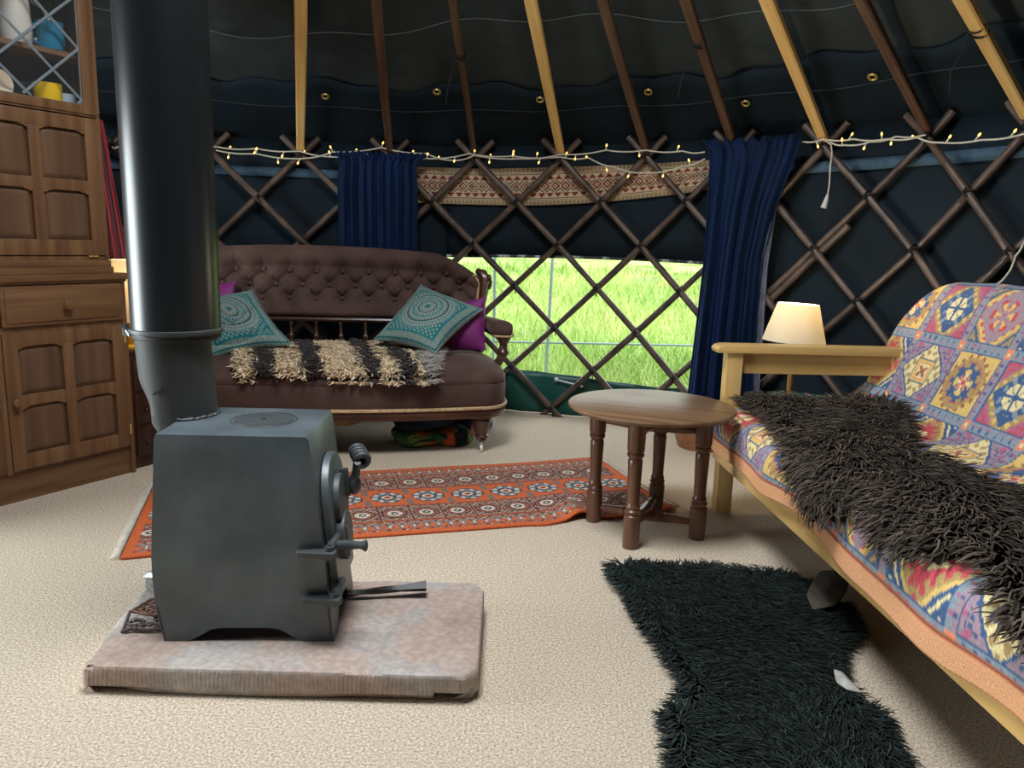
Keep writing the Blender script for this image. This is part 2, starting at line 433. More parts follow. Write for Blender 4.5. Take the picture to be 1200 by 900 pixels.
# rafters
names = {
         -2: ('pale', 'pale yellow roof pole, leftmost of the pale ones, nearly upright'),
         -1: ('dark', 'dark brown roof pole rising above the short navy curtain'),
         0: ('dark', 'thin dark roof pole just right of the short navy curtain, cord tied near its top'),
         1: ('pale', 'pale yellow roof pole above the middle of the patterned wall band'),
         2: ('dark', 'dark brown roof pole right of the middle pale one, greyer at the top'),
         3: ('dark', 'dark brown roof pole rising from the top of the long navy curtain, with loose cord'),
         4: ('pale', 'pale yellow roof pole just right of the long navy curtain'),
         5: ('dark', 'dark brown roof pole right of the hanging plug, between two pale ones'),
         6: ('pale', 'pale yellow roof pole at the far right with black cord wound around it'),
         7: ('dark', None), 8: ('dark', None)}
for k, (kind, lab) in names.items():
    if lab is None: continue
    a = nang(k); b0 = Vector(wp(a, 2.995, nz(k)+0.035)); e0 = Vector(wp(a, CRR, CRZ-0.02))
    dv = e0-b0; L = dv.length
    t = thing('roof_pole', lab, 'roof pole', b0, group='roof poles')
    z = dv.normalized(); x = Vector((math.cos(math.radians(a)), -math.sin(math.radians(a)), 0)); y = z.cross(x)
    Rw = Matrix((x, y, z)).transposed().to_4x4(); t.rotation_euler = Rw.to_euler(); Ri = Rw.inverted().to_3x3(); R = Matrix.Identity(4)
    mb = MB(); w = 0.054 if kind == 'pale' else 0.046
    if k in (0,): w = 0.036
    segs = 14
    loops = []
    for i in range(segs+1):
        s = i/segs; ww = w*(0.82+0.25*min(1, s*3)); h = 0.034; bow = 0.012*math.sin(PI*s)*math.sin(k*2.3)
        o = Vector((bow, 0, s*L))
        lp = []
        for cx_, cy_ in [(-1, -.7), (-.7, -1), (.7, -1), (1, -.7), (1, .7), (.7, 1), (-.7, 1), (-1, .7)]:
            lp.append(R @ (o+Vector((cx_*ww/2, cy_*h/2-0.006, 0))))
        loops.append(lp)
    mb.rings(loops)
    # grain must follow the pole
    mb.build('pole', M_pale if kind == 'pale' else M_dark, t, smooth=30)
    tie = {0: 0.28, 3: 0.27, 6: 0.20}.get(k)
    if tie:
        mb = MB(); c = R @ Vector((0, 0, tie*L))
        for j in range(3 if k != 6 else 2):
            cc = R @ Vector((0, 0, tie*L+(j-1)*(0.012 if k != 6 else 0.03)))
            mb.tube([cc+R.to_3x3() @ Vector((w*0.6*math.cos(q), 0.023*math.sin(q)-0.006, 0.006*math.sin(2*q+j))) for q in np.linspace(0, 2*PI, 13)[:-1]], 0.0042, 5, closed=True)
        c2 = R @ Vector((-0.02, -0.02, tie*L))
        mb.tube([c2, c2+Ri @ Vector((-0.02, -0.01, -0.06)), c2+Ri @ Vector((-0.04, 0.02, -0.14)), c2+Ri @ Vector((-0.05 if k != 6 else -0.03, 0.03, -0.22))], 0.0028, 5)
        mb.build('cord', M_cord, t)

# crown ring where the poles meet, above the view
mb = MB(); mb.tube([wp(a, CRR, CRZ) for a in np.linspace(0, 360, 49)[:-1]], 0.04, 8, closed=True)
tag(mb.build('crown_ring', M_dark), 'round wooden crown ring at the top of the roof poles', 'roof ring')

# ------------------------------------------------------------------ woven band behind the lattice
M_attr = attr_mat('woven_wool', rough=0.95)
nu, nv = 420, 52
U, Vv = np.meshgrid(np.linspace(0, 1, nu), np.linspace(0, 1, nv))
u = U.ravel(); v = Vv.ravel()
ang = -4.5+(33.0+4.5)*u
zb = 1.262+0.10*np.clip((ang-8)/22, 0, 1.2)**1.6; zt_ = 1.472+0.045*np.clip((ang-5)/25, 0, 1.2)
z = zb+(zt_-zb)*v; r = 3.056+0.004*np.sin(ang*1.3)
ar = np.radians(ang)
P = np.stack([CX+r*np.sin(ar), CY+r*np.cos(ar), z], 1)
x = ang*0.0535                            # metres along
cream = rgb3(196, 176, 146); beige = rgb3(168, 146, 116); red = rgb3(120, 48, 46); dk = rgb3(66, 48, 44)
c = np.tile(cream, (nu*nv, 1))
sv = np.abs(v-0.5)
c[sv > 0.42] = beige; c[(sv > 0.36) & (sv < 0.40)] = beige
st = ((x/0.012).astype(int) % 2 == 0); c[(sv > 0.40) & st] = rgb3(140, 120, 92)
def tri(t): return np.abs((t % 1)-0.5)*2
zig = tri(x/0.05)
band = (sv > 0.17) & (sv < 0.30); c[band & ((sv-0.17)/0.13 < zig)] = red
c[(sv > 0.31) & (sv < 0.335)] = dk
mid = sv < 0.15; dm = (tri(x/0.062+0.5)+sv/0.13); c[mid & (dm < 0.95)] = red; c[mid & (dm < 0.55)] = cream; c[mid & (dm < 0.25)] = dk
c[mid & (dm > 1.3) & (dm < 1.6)] = dk
c *= (0.85+0.3*RNG.random((nu*nv, 1)))
o = np_mesh('woven_band', P, grid_faces(nu, nv), M_attr, None, c)
tag(o, 'cream and dark red woven band hanging behind the lattice above the window', 'woven band')

# ------------------------------------------------------------------ outside
M_lawn = mat('meadow', rgb(132, 168, 78), rgb(200, 214, 140), rough=0.95, spec=0.1, scale=1.3, detail=8, lo=0.35, hi=0.66, bump=0.8, bscale=9, bdist=0.1)
def gz(x, y):
    d = max(0.0, math.hypot(x-CX, y-CY)-3.4); return -0.05+0.060*d+0.03*mnoise.noise(Vector((x*0.5, y*0.5, 0)))*min(1, d)
mb = MB()
def fg(u, v):
    a = math.radians(-50+130*u); r = 3.15+26*v**2; x = CX+r*math.sin(a); y = CY+r*math.cos(a); return (x, y, gz(x, y))
mb.grid(60, 50, fg)
tag(mb.build('lawn', M_lawn), 'sunlit green meadow outside the window', 'meadow', kind='structure')
n = 26000
a = np.radians(RNG.uniform(-14, 46, n)); r = 3.3+10*RNG.random(n)**1.6
x = CX+r*np.sin(a); y = CY+r*np.cos(a); zz = np.array([gz(p, q) for p, q in zip(x, y)])
h = RNG.uniform(0.06, 0.2, n)*(1+0.5*vnoise(np.stack([x, y, zz], 1), 2.0)); an = RNG.uniform(0, 2*PI, n); w = 0.006+0.004*(r-3)/3
bx = np.cos(an); by = np.sin(an); lean = RNG.uniform(0.2, 0.9, n)*h; la = RNG.uniform(0, 2*PI, n)
Pg = np.stack([np.stack([x-bx*w, y-by*w, zz-0.02], 1), np.stack([x+bx*w, y+by*w, zz-0.02], 1),
               np.stack([x+bx*w*.6+lean*.4*np.cos(la), y+by*w*.6+lean*.4*np.sin(la), zz+h*.6], 1), np.stack([x-bx*w*.6+lean*.4*np.cos(la), y-by*w*.6+lean*.4*np.sin(la), zz+h*.6], 1),
               np.stack([x+bx*w*.1+lean*np.cos(la), y+by*w*.1+lean*np.sin(la), zz+h], 1), np.stack([x-bx*w*.1+lean*np.cos(la), y-by*w*.1+lean*np.sin(la), zz+h], 1)], 1)
F = (np.arange(n)[:, None, None]*6+np.array([[0, 1, 2, 3], [3, 2, 4, 5]])[None]).reshape(-1, 4)
pt = np.stack([x, y, zz], 1); mixv = np.clip(0.5+0.5*vnoise(pt, 1.4)+RNG.normal(0, .2, n), 0, 1)[:, None]
cg = rgb3(132, 172, 78)*(1-mixv)+rgb3(206, 220, 140)*mixv
dry = vnoise(pt, 3.1, 4.0) > 0.72; cg[dry] = rgb3(206, 190, 140)
M_blade = attr_mat('grass_blade', rough=0.8, bump=0)
tag(np_mesh('meadow_grass', Pg.reshape(-1, 3), F, M_blade, None, np.repeat(cg, 6, axis=0)), 'green and straw coloured grass growing outside the window', 'grass', kind='stuff')
# thin fence outside
M_wire = mat('galvanised', rgb(150, 168, 172), rough=0.5, metal=0.3)
fence = thing('wire_fence', 'thin grey wire fence with slim rods in the grass outside the window', 'fence', (0, 5.6, 0))
for px in (581, 651):
    t0 = aty(px-2, 315, 5.6); t1 = aty(px-12 if px > 600 else px-3, 445, 5.6)
    MB().tube([(t0[0], 0, 1.5), (t1[0], 0, gz(t1[0], 5.6)-0.02)], 0.011, 8).build('rod', M_wire, fence)
w0 = aty(560, 400, 5.6); w1 = aty(815, 405, 5.6)
MB().tube([(w0[0]-1.5, 0, w0[2]), (w0[0], 0, w0[2]), (w1[0], 0, w1[2]), (w1[0]+1.5, 0, w1[2])], 0.008, 6).build('wire', M_wire, fence)

# ------------------------------------------------------------------ curtains
M_velvet = mat('navy_velvet', rgb(6, 24, 52), rgb(10, 34, 72), rough=0.75, spec=0.2, sheen=0.35, scale=6, stretch=(1, 1, 0.3), sheen_tint=rgb(70, 110, 170))
M_liner = mat('grey_blue_lining', rgb(92, 100, 118), rgb(120, 128, 146), rough=0.9, scale=20)
M_redc = mat('red_velvet', rgb(110, 8, 22), rgb(140, 14, 32), rough=0.8, sheen=0.4, scale=5, stretch=(1, 1, 0.3))
def curtain(name, lab, m, edges, folds, depth, r0, ruffle=True, nu=150, nv=46, grp=None):
    """edges: list of (v, angL, angR, z) from top to bottom"""
    ev = [e[0] for e in edges]
    def f(u, v):
        aL = np.interp(v, ev, [e[1] for e in edges]); aR = np.interp(v, ev, [e[2] for e in edges]); z = np.interp(v, ev, [e[3] for e in edges])
        a = aL+(aR-aL)*u
        w = math.sin(2*PI*folds*u+0.7*math.sin(5*u+2*v))+0.35*math.sin(2*PI*folds*2.3*u+1)
        hd = max(0.0, 1-v/0.10)
        amp = depth*(0.35+0.65*min(1, v*4))
        r = r0+amp*w
        if ruffle:
            r += 0.012*hd*math.sin(2*PI*folds*2.6*u)-0.02*math.sin(PI*min(1, v/0.06))*0.6
            z += 0.012*hd*math.sin(2*PI*folds*1.7*u+2)
        return wp(a, r, z)
    o = MB().grid(nu, nv, f).build(name, m, smooth=60, solid=0.006)
    return tag(o, lab, 'curtain', grp)
def wa(px, py, r): return wray(px, py, r)[0]
curtain('curtain', 'short gathered navy velvet curtain hanging behind the brown sofa', M_velvet,
        [(0, wa(393, 182, 2.93), wa(499, 182, 2.93), wray(446, 180, 2.93)[1]), (0.08, wa(398, 200, 2.93), wa(488, 200, 2.93), wray(446, 190, 2.93)[1]),
         (0.2, wa(396, 220, 2.93), wa(489, 220, 2.93), 1.35), (1, wa(398, 330, 2.93), wa(489, 330, 2.93), 0.55)], 9, 0.016, 2.93)
cr = curtain('curtain', 'long navy velvet curtain at the right side of the window reaching to the floor', M_velvet,
        [(0, wa(823, 165, 2.92), wa(940, 162, 2.92), wray(880, 163, 2.92)[1]), (0.05, wa(832, 180, 2.92), wa(936, 170, 2.92), 1.55),
         (0.2, wa(829, 230, 2.92), wa(910, 230, 2.92), 1.27), (0.36, wa(824, 300, 2.92), wa(893, 300, 2.92), 0.98), (0.7, wa(810, 420, 2.92), wa(884, 400, 2.92), 0.5), (1, wa(800, 500, 2.92), wa(880, 500, 2.92), 0.04)], 4.5, 0.030, 2.92)
def fl(u, v):
    z = 1.35+(0.05-1.35)*v
    aL = np.interp(v, [0, .3, 1], [wa(904, 230, 2.955), wa(890, 290, 2.955), wa(876, 470, 2.955)]); aR = np.interp(v, [0, .3, 1], [wa(912, 230, 2.955), wa(901, 290, 2.955), wa(890, 470, 2.955)])
    return wp(aL+(aR-aL)*u, 2.955+0.008*math.sin(u*9+v), z)
MB().grid(14, 20, fl).build('lining', M_liner, cr, solid=0.004)

# ------------------------------------------------------------------ string lights
M_wirec = mat('cream_cable', rgb(206, 200, 184), rough=0.5)
M_bulb = emit_mat('warm_bulb', rgb(255, 196, 96), 3.0)
M_cap = mat('clear_cap', rgb(225, 215, 190), rough=0.3)
sl = thing('string_lights', 'string of small warm lights draped along the top of the lattice', 'string lights', (CX, CY, 1.5))
def sloc(p): return (p[0]-CX, p[1]-CY, p[2]-1.5)
seq = [(253, 176), (300, 180), (352, 186), (390, 178), (447, 173), (500, 180), (530, 188), (556, 182), (610, 186), (657, 181), (710, 176), (757, 176), (800, 177), (826, 178)]
seq2 = [(253, 172), (300, 174), (350, 177), (395, 184), (500, 186), (550, 180), (600, 183), (657, 184), (690, 185), (720, 196), (757, 203), (800, 195), (826, 186)]
seq3 = [(940, 166), (965, 163), (1000, 163), (1040, 163), (1075, 161), (1100, 167), (1150, 164), (1200, 157), (1225, 152)]
seq4 = [(972, 166), (990, 170), (1020, 166), (1050, 160), (1085, 158)]
seq6 = [(1222, 270), (1200, 284), (1190, 300), (1183, 318), (1168, 333), (1155, 338)]
seq5 = [(131, 172), (138, 172), (150, 172), (200, 172), (253, 172)]
def sm(pts, n=6):
    out = []
    for (x0, y0), (x1, y1) in zip(pts[:-1], pts[1:]):
        for i in range(n): t = i/n; out.append((x0+(x1-x0)*t, y0+(y1-y0)*t+2.0*math.sin(PI*t)))
    return out+[pts[-1]]
kb = 0
for sq, rr in ((seq, 2.95), (seq2, 2.958), (seq3, 2.945), (seq4, 2.95), (seq5, 2.95), (seq6, 2.955)):
    pp = []
    for px, py in sm(sq):
        a, z = wray(px, py, rr); pp.append(wp(a, rr, z))
    MB().tube([sloc(p) for p in pp], 0.0042, 6).build('cable', M_wirec, sl)
    Lc = 0; nxt = 0.06
    for i in range(1, len(pp)):
        Lc += math.dist(pp[i], pp[i-1])
        if Lc > nxt and kb < 84 and sq is not seq6:
            nxt += random.choice([0.11, 0.15, 0.19]); kb += 1
            dz = random.choice([1, -1, -1, 1, 0.4]); tl = random.uniform(-0.01, 0.01)
            b0 = Vector(sloc(pp[i])); b1 = b0+Vector((tl, -0.010, 0.020*dz)); b2 = b0+Vector((tl*1.6, -0.013, 0.033*dz))
            MB().tube([b0, b1], 0.0036, 6).build('bulb_socket', M_cap, sl)
            MB().tube([b1, b1+(b2-b1)*.5, b2], [0.0042, 0.005, 0.002], 8).build('bulb', M_bulb, sl)
# hanging cord with a plug
pg = thing('hanging_plug', 'white plug hanging on a thin cord from the top of the lattice', 'plug', wp(wa(968, 200, 2.94), 2.94, 1.5))
a0, z0 = wray(968, 165, 2.94); ol = Vector(pg.location)
pts = [Vector(wp(wray(x, y, 2.94)[0], 2.94, wray(x, y, 2.94)[1]))-ol for x, y in [(966, 163), (974, 170), (975, 180), (973, 195), (972, 215), (970, 228)]]
MB().tube(pts, 0.0035, 6).build('cord', M_wirec, pg)
c = pts[-1]; MB().tube([c, c+Vector((-0.006, 0, -0.03)), c+Vector((-0.014, 0, -0.065))], [0.006, 0.011, 0.016], 8).build('plug_body', mat('white_plastic', rgb(205, 205, 205), rough=0.4), pg)
# ------------------------------------------------------------------ hearth slab and stove
def stone(name):
    m, nt, b = _new(name); N = nt.nodes; L = nt.links; _set(b, 0.6, 0, 0.4, 0, 0)
    tc = N.new('ShaderNodeTexCoord')
    def ramp(scale, cols, det=6):
        nz_ = N.new('ShaderNodeTexNoise'); nz_.inputs['Scale'].default_value = scale; nz_.inputs['Detail'].default_value = det
        L.new(tc.outputs['Object'], nz_.inputs['Vector']); cr = N.new('ShaderNodeValToRGB'); e = cr.color_ramp.elements
        while len(e) < len(cols): e.new(0.5)
        for el, (p, c) in zip(e, cols): el.position = p; el.color = c
        L.new(nz_.outputs['Fac'], cr.inputs['Fac']); return cr
    a = ramp(4.5, [(0.3, rgb(168, 146, 136)), (0.45, rgb(184, 163, 151)), (0.56, rgb(174, 166, 161)), (0.7, rgb(202, 193, 186))])
    g = ramp(60, [(0.4, (0.82, 0.82, 0.82, 1)), (0.65, (1.08, 1.05, 1.03, 1))])
    mx = N.new('ShaderNodeMix'); mx.data_type = 'RGBA'; mx.blend_type = 'MULTIPLY'; mx.inputs['Factor'].default_value = 1
    L.new(a.outputs['Color'], mx.inputs['A']); L.new(g.outputs['Color'], mx.inputs['B']); L.new(mx.outputs['Result'], b.inputs['Base Color'])
    n2 = N.new('ShaderNodeTexNoise'); n2.inputs['Scale'].default_value = 70; L.new(tc.outputs['Object'], n2.inputs['Vector'])
    bp = N.new('ShaderNodeBump'); bp.inputs['Strength'].default_value = 0.35; bp.inputs['Distance'].default_value = 0.004
    L.new(n2.outputs['Fac'], bp.inputs['Height']); L.new(bp.outputs['Normal'], b.inputs['Normal'])
    return m
M_stone = stone('sandstone')
SLZ = 0.07
bm_ = MB()
x0, x1, y0, y1 = -0.965, -0.058, 1.592, 2.085
nx, ny, nzz = 230, 60, 16
# shell of a chipped slab as one lofted grid: bottom edge -> front -> top -> back
def slab_side(P0, P1, n, out):
    pass
per = []                                   # plan perimeter, counter-clockwise, dense on the front edge
def seg(a, b, n):
    return [(a[0]+(b[0]-a[0])*i/n, a[1]+(b[1]-a[1])*i/n) for i in range(n)]
per += seg((x0+.012, y0), (x1-.03, y0), 260)+seg((x1-.03, y0), (x1, y0+.03), 8)+seg((x1, y0+.03), (x1-.004, y1-.05), 90)+seg((x1-.004, y1-.05), (x1-.03, y1), 8)
per += seg((x1-.03, y1), (x0+.01, y1), 120)+seg((x0+.01, y1), (x0-.045, y1-.04), 10)+seg((x0-.045, y1-.04), (x0, y0+.012), 90)+seg((x0, y0+.012), (x0+.012, y0), 3)
ccx, ccy = (x0+x1)/2, (y0+y1)/2
loops = []
prof = [(0.000, 0.010), (0.003, 0.004), (0.010, 0.002), (0.022, 0.0), (0.034, 0.0), (0.048, 0.0), (0.060, 0.001), (0.065, 0.002), (0.0685, 0.004), (0.070, 0.008), (0.0703, 0.014)]
for z, ins in prof:
    lp = []
    for i, (px, py) in enumerate(per):
        front = py < y0+0.02
        tx = 0.0010*math.sin(px*640+1.5*math.sin(z*60+px*20))*(1 if front and 0.006 < z < 0.062 else 0.25)
        chip = max(0, mnoise.noise(Vector((px*6, py*6, z*25)))-0.18)*0.02*(1.6 if z < 0.015 or z > 0.06 else 0.4)
        big = max(0, mnoise.noise(Vector((px*2.3+7, py*2.3, 1.0)))-0.1)*0.03*(1 if z < 0.02 else 0)
        if px > x1-0.10 and front and z < 0.03: big += 0.035*(0.03-z)/0.03
        dx, dy = ccx-px, ccy-py
        # inward normal of the rectangle
        ex = min(px-x0, x1-px); ey = min(py-y0, y1-py)
        nx_, ny_ = (0, 1 if dy > 0 else -1) if ey < ex else (1 if dx > 0 else -1, 0)
        t = ins+tx+chip+big
        lp.append((px+nx_*t+dx*ins*0.0, py+ny_*min(t, 0.22), z+0.0012*mnoise.noise(Vector((px*9, py*9, 5)))*(1 if z > .06 else 0)))
    loops.append(lp)
last = loops[-1]
for k_, zz_ in ((0.85, 0.0704), (0.6, 0.07), (0.3, 0.0703), (0.02, 0.07)):
    loops.append([(ccx+(p[0]-ccx)*k_, ccy+(p[1]-ccy)*k_, zz_+0.0008*mnoise.noise(Vector((p[0]*9*k_, p[1]*9, 5)))) for p in last])
sb = MB(); sb.rings(loops)
slab = sb.build('hearth_slab', M_stone, smooth=35)
tag(slab, 'thick reddish grey stone slab on the carpet under the black stove', 'stone slab')

M_stove = mat('stove_black', rgb(70, 80, 85), rgb(102, 112, 118), rough=0.42, spec=0.65, scale=6, detail=6, lo=0.38, hi=0.8, bump=0.12, bscale=60, bdist=0.002)
M_castir = mat('cast_iron', rgb(58, 63, 66), rgb(72, 78, 80), rough=0.5, spec=0.5, scale=20, bump=0.15, bscale=90, bdist=0.002)
M_flue = mat('flue_black', rgb(24, 29, 32), rgb(31, 36, 39), rough=0.30, spec=0.6, scale=2.0, stretch=(1, 1, .3), bump=0.03, bscale=40, bdist=0.002)
M_flue2 = mat('flue_lower', rgb(54, 57, 57), rgb(68, 71, 70), rough=0.6, spec=0.4, scale=6, bump=0.2, bscale=60, bdist=0.002)
SX, SY, SYAW = -0.62, 1.72, math.radians(3.0)
stv = thing('wood_stove', 'black steel wood burning stove with a flared base standing on the stone slab', 'stove', (SX, SY, SLZ), SYAW)
# local: x right, y depth (0 = near plate), z up from the slab
outl = [(-0.203, 0.0), (-0.2085, 0.03), (-0.2155, 0.07), (-0.2205, 0.12), (-0.2225, 0.17), (-0.2215, 0.22), (-0.2175, 0.28), (-0.211, 0.36), (-0.205, 0.44), (-0.2005, 0.505), (-0.196, 0.516),
        (0.146, 0.514), (0.152, 0.505), (0.160, 0.44), (0.1665, 0.38), (0.172, 0.32), (0.179, 0.25), (0.187, 0.16), (0.195, 0.08), (0.203, 0.0)]
def arch(xa, xb, h, n=10):
    pts = []
    for i in range(n+1):
        t = i/n; c = 0.5-0.5*math.cos(PI*min(1, min(t, 1-t)*4.2)); pts.append((xa+(xb-xa)*t, h*c))
    return pts
D = 0.30
XY = Matrix.Rotation(PI/2, 4, 'X')          # polygon (x, z) standing up, extruded towards -y
def upright(y): return Matrix.Translation((0, y, 0)) @ XY
core = [p for p in outl if p[1] >= 0.03]
core = [(-0.2105, 0.045)]+[p for p in outl if p[1] > 0.05]+[(0.1985, 0.045)]
core2 = [(x*0.995, z) for x, z in core]
mb = MB(); mb.prism(core2, D-0.008, upright(D-0.004), bev=0.004)
plate = outl + [(p[0], p[1]) for p in arch(0.128, -0.146, 0.036)]
for yy in (0.006, D): mb.prism(plate, 0.006, upright(yy), bev=0.0022)
body = mb.build('body', M_stove, stv, smooth=30)
# end plates with feet
def endplate(side):
    pts = [(0, 0)]+[(y, z) for y, z in arch(0.055, D-0.055, 0.05)]+[(D, 0), (D, 0.09), (0, 0.09)]
    mb = MB(); n = len(pts)
    xs = (lambda z: 0.203-0.1*z) if side > 0 else (lambda z: -0.203-0.16*z)
    a = [mb.bm.verts.new((xs(z), y, z)) for y, z in pts]; b = [mb.bm.verts.new((xs(z)-side*0.006, y, z)) for y, z in pts]
    mb.bm.faces.new(a); mb.bm.faces.new(b[::-1])
    for i in range(n): mb.bm.faces.new((a[i], a[(i+1) % n], b[(i+1) % n], b[i]))
    return mb
endplate(1).build('foot_plate', M_stove, stv, smooth=30); endplate(-1).build('foot_plate', M_stove, stv, smooth=30)
# hot plate on top
mb = MB(); mb.lathe([(0.082, 0.0), (0.082, 0.0026), (0.079, 0.0042), (0.077, 0.0008), (0.0735, 0.0008), (0.072, 0.004), (0.004, 0.0042)], (0.006, 0.165, 0.513), 40)
hp = mb.build('hot_plate', M_castir, stv)
MB().prism([(-.008, -.006), (.009, -.005), (0, .009)], 0.0052, Matrix.Translation((0.006, 0.165, 0.513))).build('lifting_hole', M_cord, hp)
# door on the right face
def dx(z): return np.interp(z, [p[1] for p in outl[:10:-1]], [p[0] for p in outl[:10:-1]])
def DP(t, z, o): return (float(dx(z))+o, t, z)
def doorpoly(t0, t1, z0, z1, n=14):
    cx_ = (t0+t1)/2; hw = (t1-t0)/2; zs = z1-hw*0.95
    return [(t0, z0), (t1, z0)]+[(cx_+hw*math.cos(q), zs+(z1-zs)*math.sin(q)) for q in np.linspace(0, PI, n)]
def slabface(poly, o0, o1, bev=0.003):
    mb = MB(); n = len(poly)
    a = [mb.bm.verts.new(DP(y, z, o0)) for y, z in poly]; b = [mb.bm.verts.new(DP(y, z, o1)) for y, z in poly]
    f1 = mb.bm.faces.new(a[::-1]); f2 = mb.bm.faces.new(b)
    for i in range(n): mb.bm.faces.new((a[i], a[(i+1) % n], b[(i+1) % n], b[i]))
    if bev: bmesh.ops.bevel(mb.bm, geom=list(f2.edges), offset=bev, segments=2, affect='EDGES', profile=0.6)
    return mb
def disc(tc_, zc_, r, n=26): return [(tc_+r*math.cos(q), zc_+r*math.sin(q)) for q in np.linspace(0, 2*PI, n+1)[:-1]]
door = slabface(doorpoly(0.035, 0.262, 0.105, 0.435), 0.002, 0.020, 0.005).build('door', M_stove, stv, smooth=30)
slabface(disc(0.148, 0.315, 0.066), 0.018, 0.034, 0.004).build('air_vent', M_castir, door, smooth=30)
slabface(disc(0.132, 0.225, 0.062), 0.018, 0.040, 0.004).build('air_vent', M_castir, door, smooth=30)
mb = MB(); mb.beam(DP(0.185, 0.31, 0.034), DP(0.185, 0.385, 0.034), 0.022, 0.012, up=(0, 1, 0), bev=0.003)
mb.build('cross_bar', M_castir, door, smooth=30)
mb = MB(); mb.beam(DP(0.10, 0.18, 0.036), DP(0.10, 0.26, 0.036), 0.016, 0.014, up=(0, 1, 0), bev=0.003)
mb.build('cross_bar', M_castir, door, smooth=30)
# coil handle on a strap, sticking out and up
mb = MB()
s0 = Vector(DP(0.19, 0.315, 0.03)); s1 = Vector(DP(0.19, 0.365, 0.062)); s2 = Vector(DP(0.19, 0.40, 0.070))
mb.tube([s0, s0+(s1-s0)*.5, s1, s2], [0.014, 0.013, 0.011, 0.010], 8, flat=0.5)
cc_ = s2+Vector((0.008, -0.005, 0.018))
ax = Vector((0.45, -0.85, -0.35)).normalized(); ux = ax.cross(Vector((0, 0, 1))).normalized(); uz = ux.cross(ax)
mb.tube([cc_+ax*(0.027*(i/44-0.5)*2)+(ux*math.cos(2*PI*i/11)+uz*math.sin(2*PI*i/11))*0.0155 for i in range(45)], 0.0085, 8)
mb.build('coil_handle', M_castir, door, smooth=50)
mb = MB(); mb.sphere(DP(0.20, 0.335, 0.055), 0.022, 14, (0.8, 1, 1.2)); mb.build('latch_knob', M_cord if False else M_castir, door)
# hinges wrapping from the near plate to the door
for zc in (0.232, 0.115):
    L1 = 0.155 if zc > 0.2 else 0.12
    mb = MB()
    xx = float(dx(zc))
    # lobed strap on the near plate and its knuckle
    arm = [(-0.055, -0.007), (-0.06, 0), (-0.055, 0.007), (-0.02, 0.011), (0.012, 0.016), (0.03, 0.014), (0.037, 0), (0.03, -0.014), (0.0, -0.012)]
    mb.prism([(xx-0.0+p[0], p[1]) for p in arm], 0.015, Matrix.Translation((0.0, -0.020, zc-0.004)) @ Matrix.Rotation(0.12, 4, 'X'), bev=0.003)
    mb.box((xx-0.035, -0.006, zc), (0.03, 0.016, 0.012), bev=0.002)
    mb.lathe([(0.011, -0.016), (0.012, 0), (0.011, 0.016)], (xx+0.018, -0.014, zc+0.004), 14)
    mb.tube([(xx+0.018, -0.012, zc+0.012), (xx+0.022, 0.03, zc+0.016), (xx+0.024, 0.07, zc+0.014)], [0.012, 0.011, 0.009], 8, flat=0.8)
    mb.build('hinge', M_castir, stv, smooth=35)
# draught lever sticking out to the right
mb = MB(); xx = float(dx(0.25))
mb.tube([(xx+0.012, 0.03, 0.236), (xx+0.05, 0.02, 0.242), (xx+0.088, 0.008, 0.247), (xx+0.098, 0.006, 0.247)], [0.012, 0.013, 0.009, 0.012], 10)
mb.sphere((xx+0.101, 0.005, 0.247), 0.012, 12, (0.55, 1, 1.25))
mb.build('door_lever', M_castir, stv, smooth=50)
# flue collar pipe, welded at the back left of the top
PX, PY = -0.853, 1.935
def flue_low():
    mb = MB(); loops = []
    lx, ly = PX-SX, PY-SY
    # work in the stove's frame (small yaw)
    for z in np.linspace(0.46, 0.80, 30):
        lp = []
        for j in range(36):
            a = 2*PI*j/36; r = 0.089
            x = lx+0.004+r*math.cos(a); y = ly+r*math.sin(a)
            zz = z
            k = min(1, max(0, (0.69-z)/0.115)); k = k*k*(3-2*k)
            lim = -0.272+0.07*max(0, min(1, (0.575-z)/0.1))
            if x < lim: x = x+(lim-x)*k
            x += 0.012*max(0, min(1, (0.80-z)/0.2))
            lp.append((x, y, zz-SLZ+0.0))
        loops.append(lp)
    mb.rings(loops); return mb
fl_ = flue_low().build('flue_collar', M_flue2, stv, smooth=50)
# rough weld bead
mb = MB(); pts = []
for a in np.linspace(-PI*0.62, PI*0.22, 60):
    x = (PX-SX)+0.016+0.0905*math.cos(a); y = (PY-SY)+0.0905*math.sin(a)
    if x < -0.198: continue
    pts.append((x, y, 0.516+0.0025*random.random()))
mb.tube(pts, [0.004+0.003*random.random() for _ in pts], 6); mb.build('weld_bead', M_castir, fl_)
mb = MB(); mb.box((PX-SX-0.005, PY-SY-0.092, 0.66-SLZ), (0.022, 0.006, 0.008), rot=euler(0, -0.6, 0), bev=0.002); mb.build('damper_tab', M_castir, fl_)
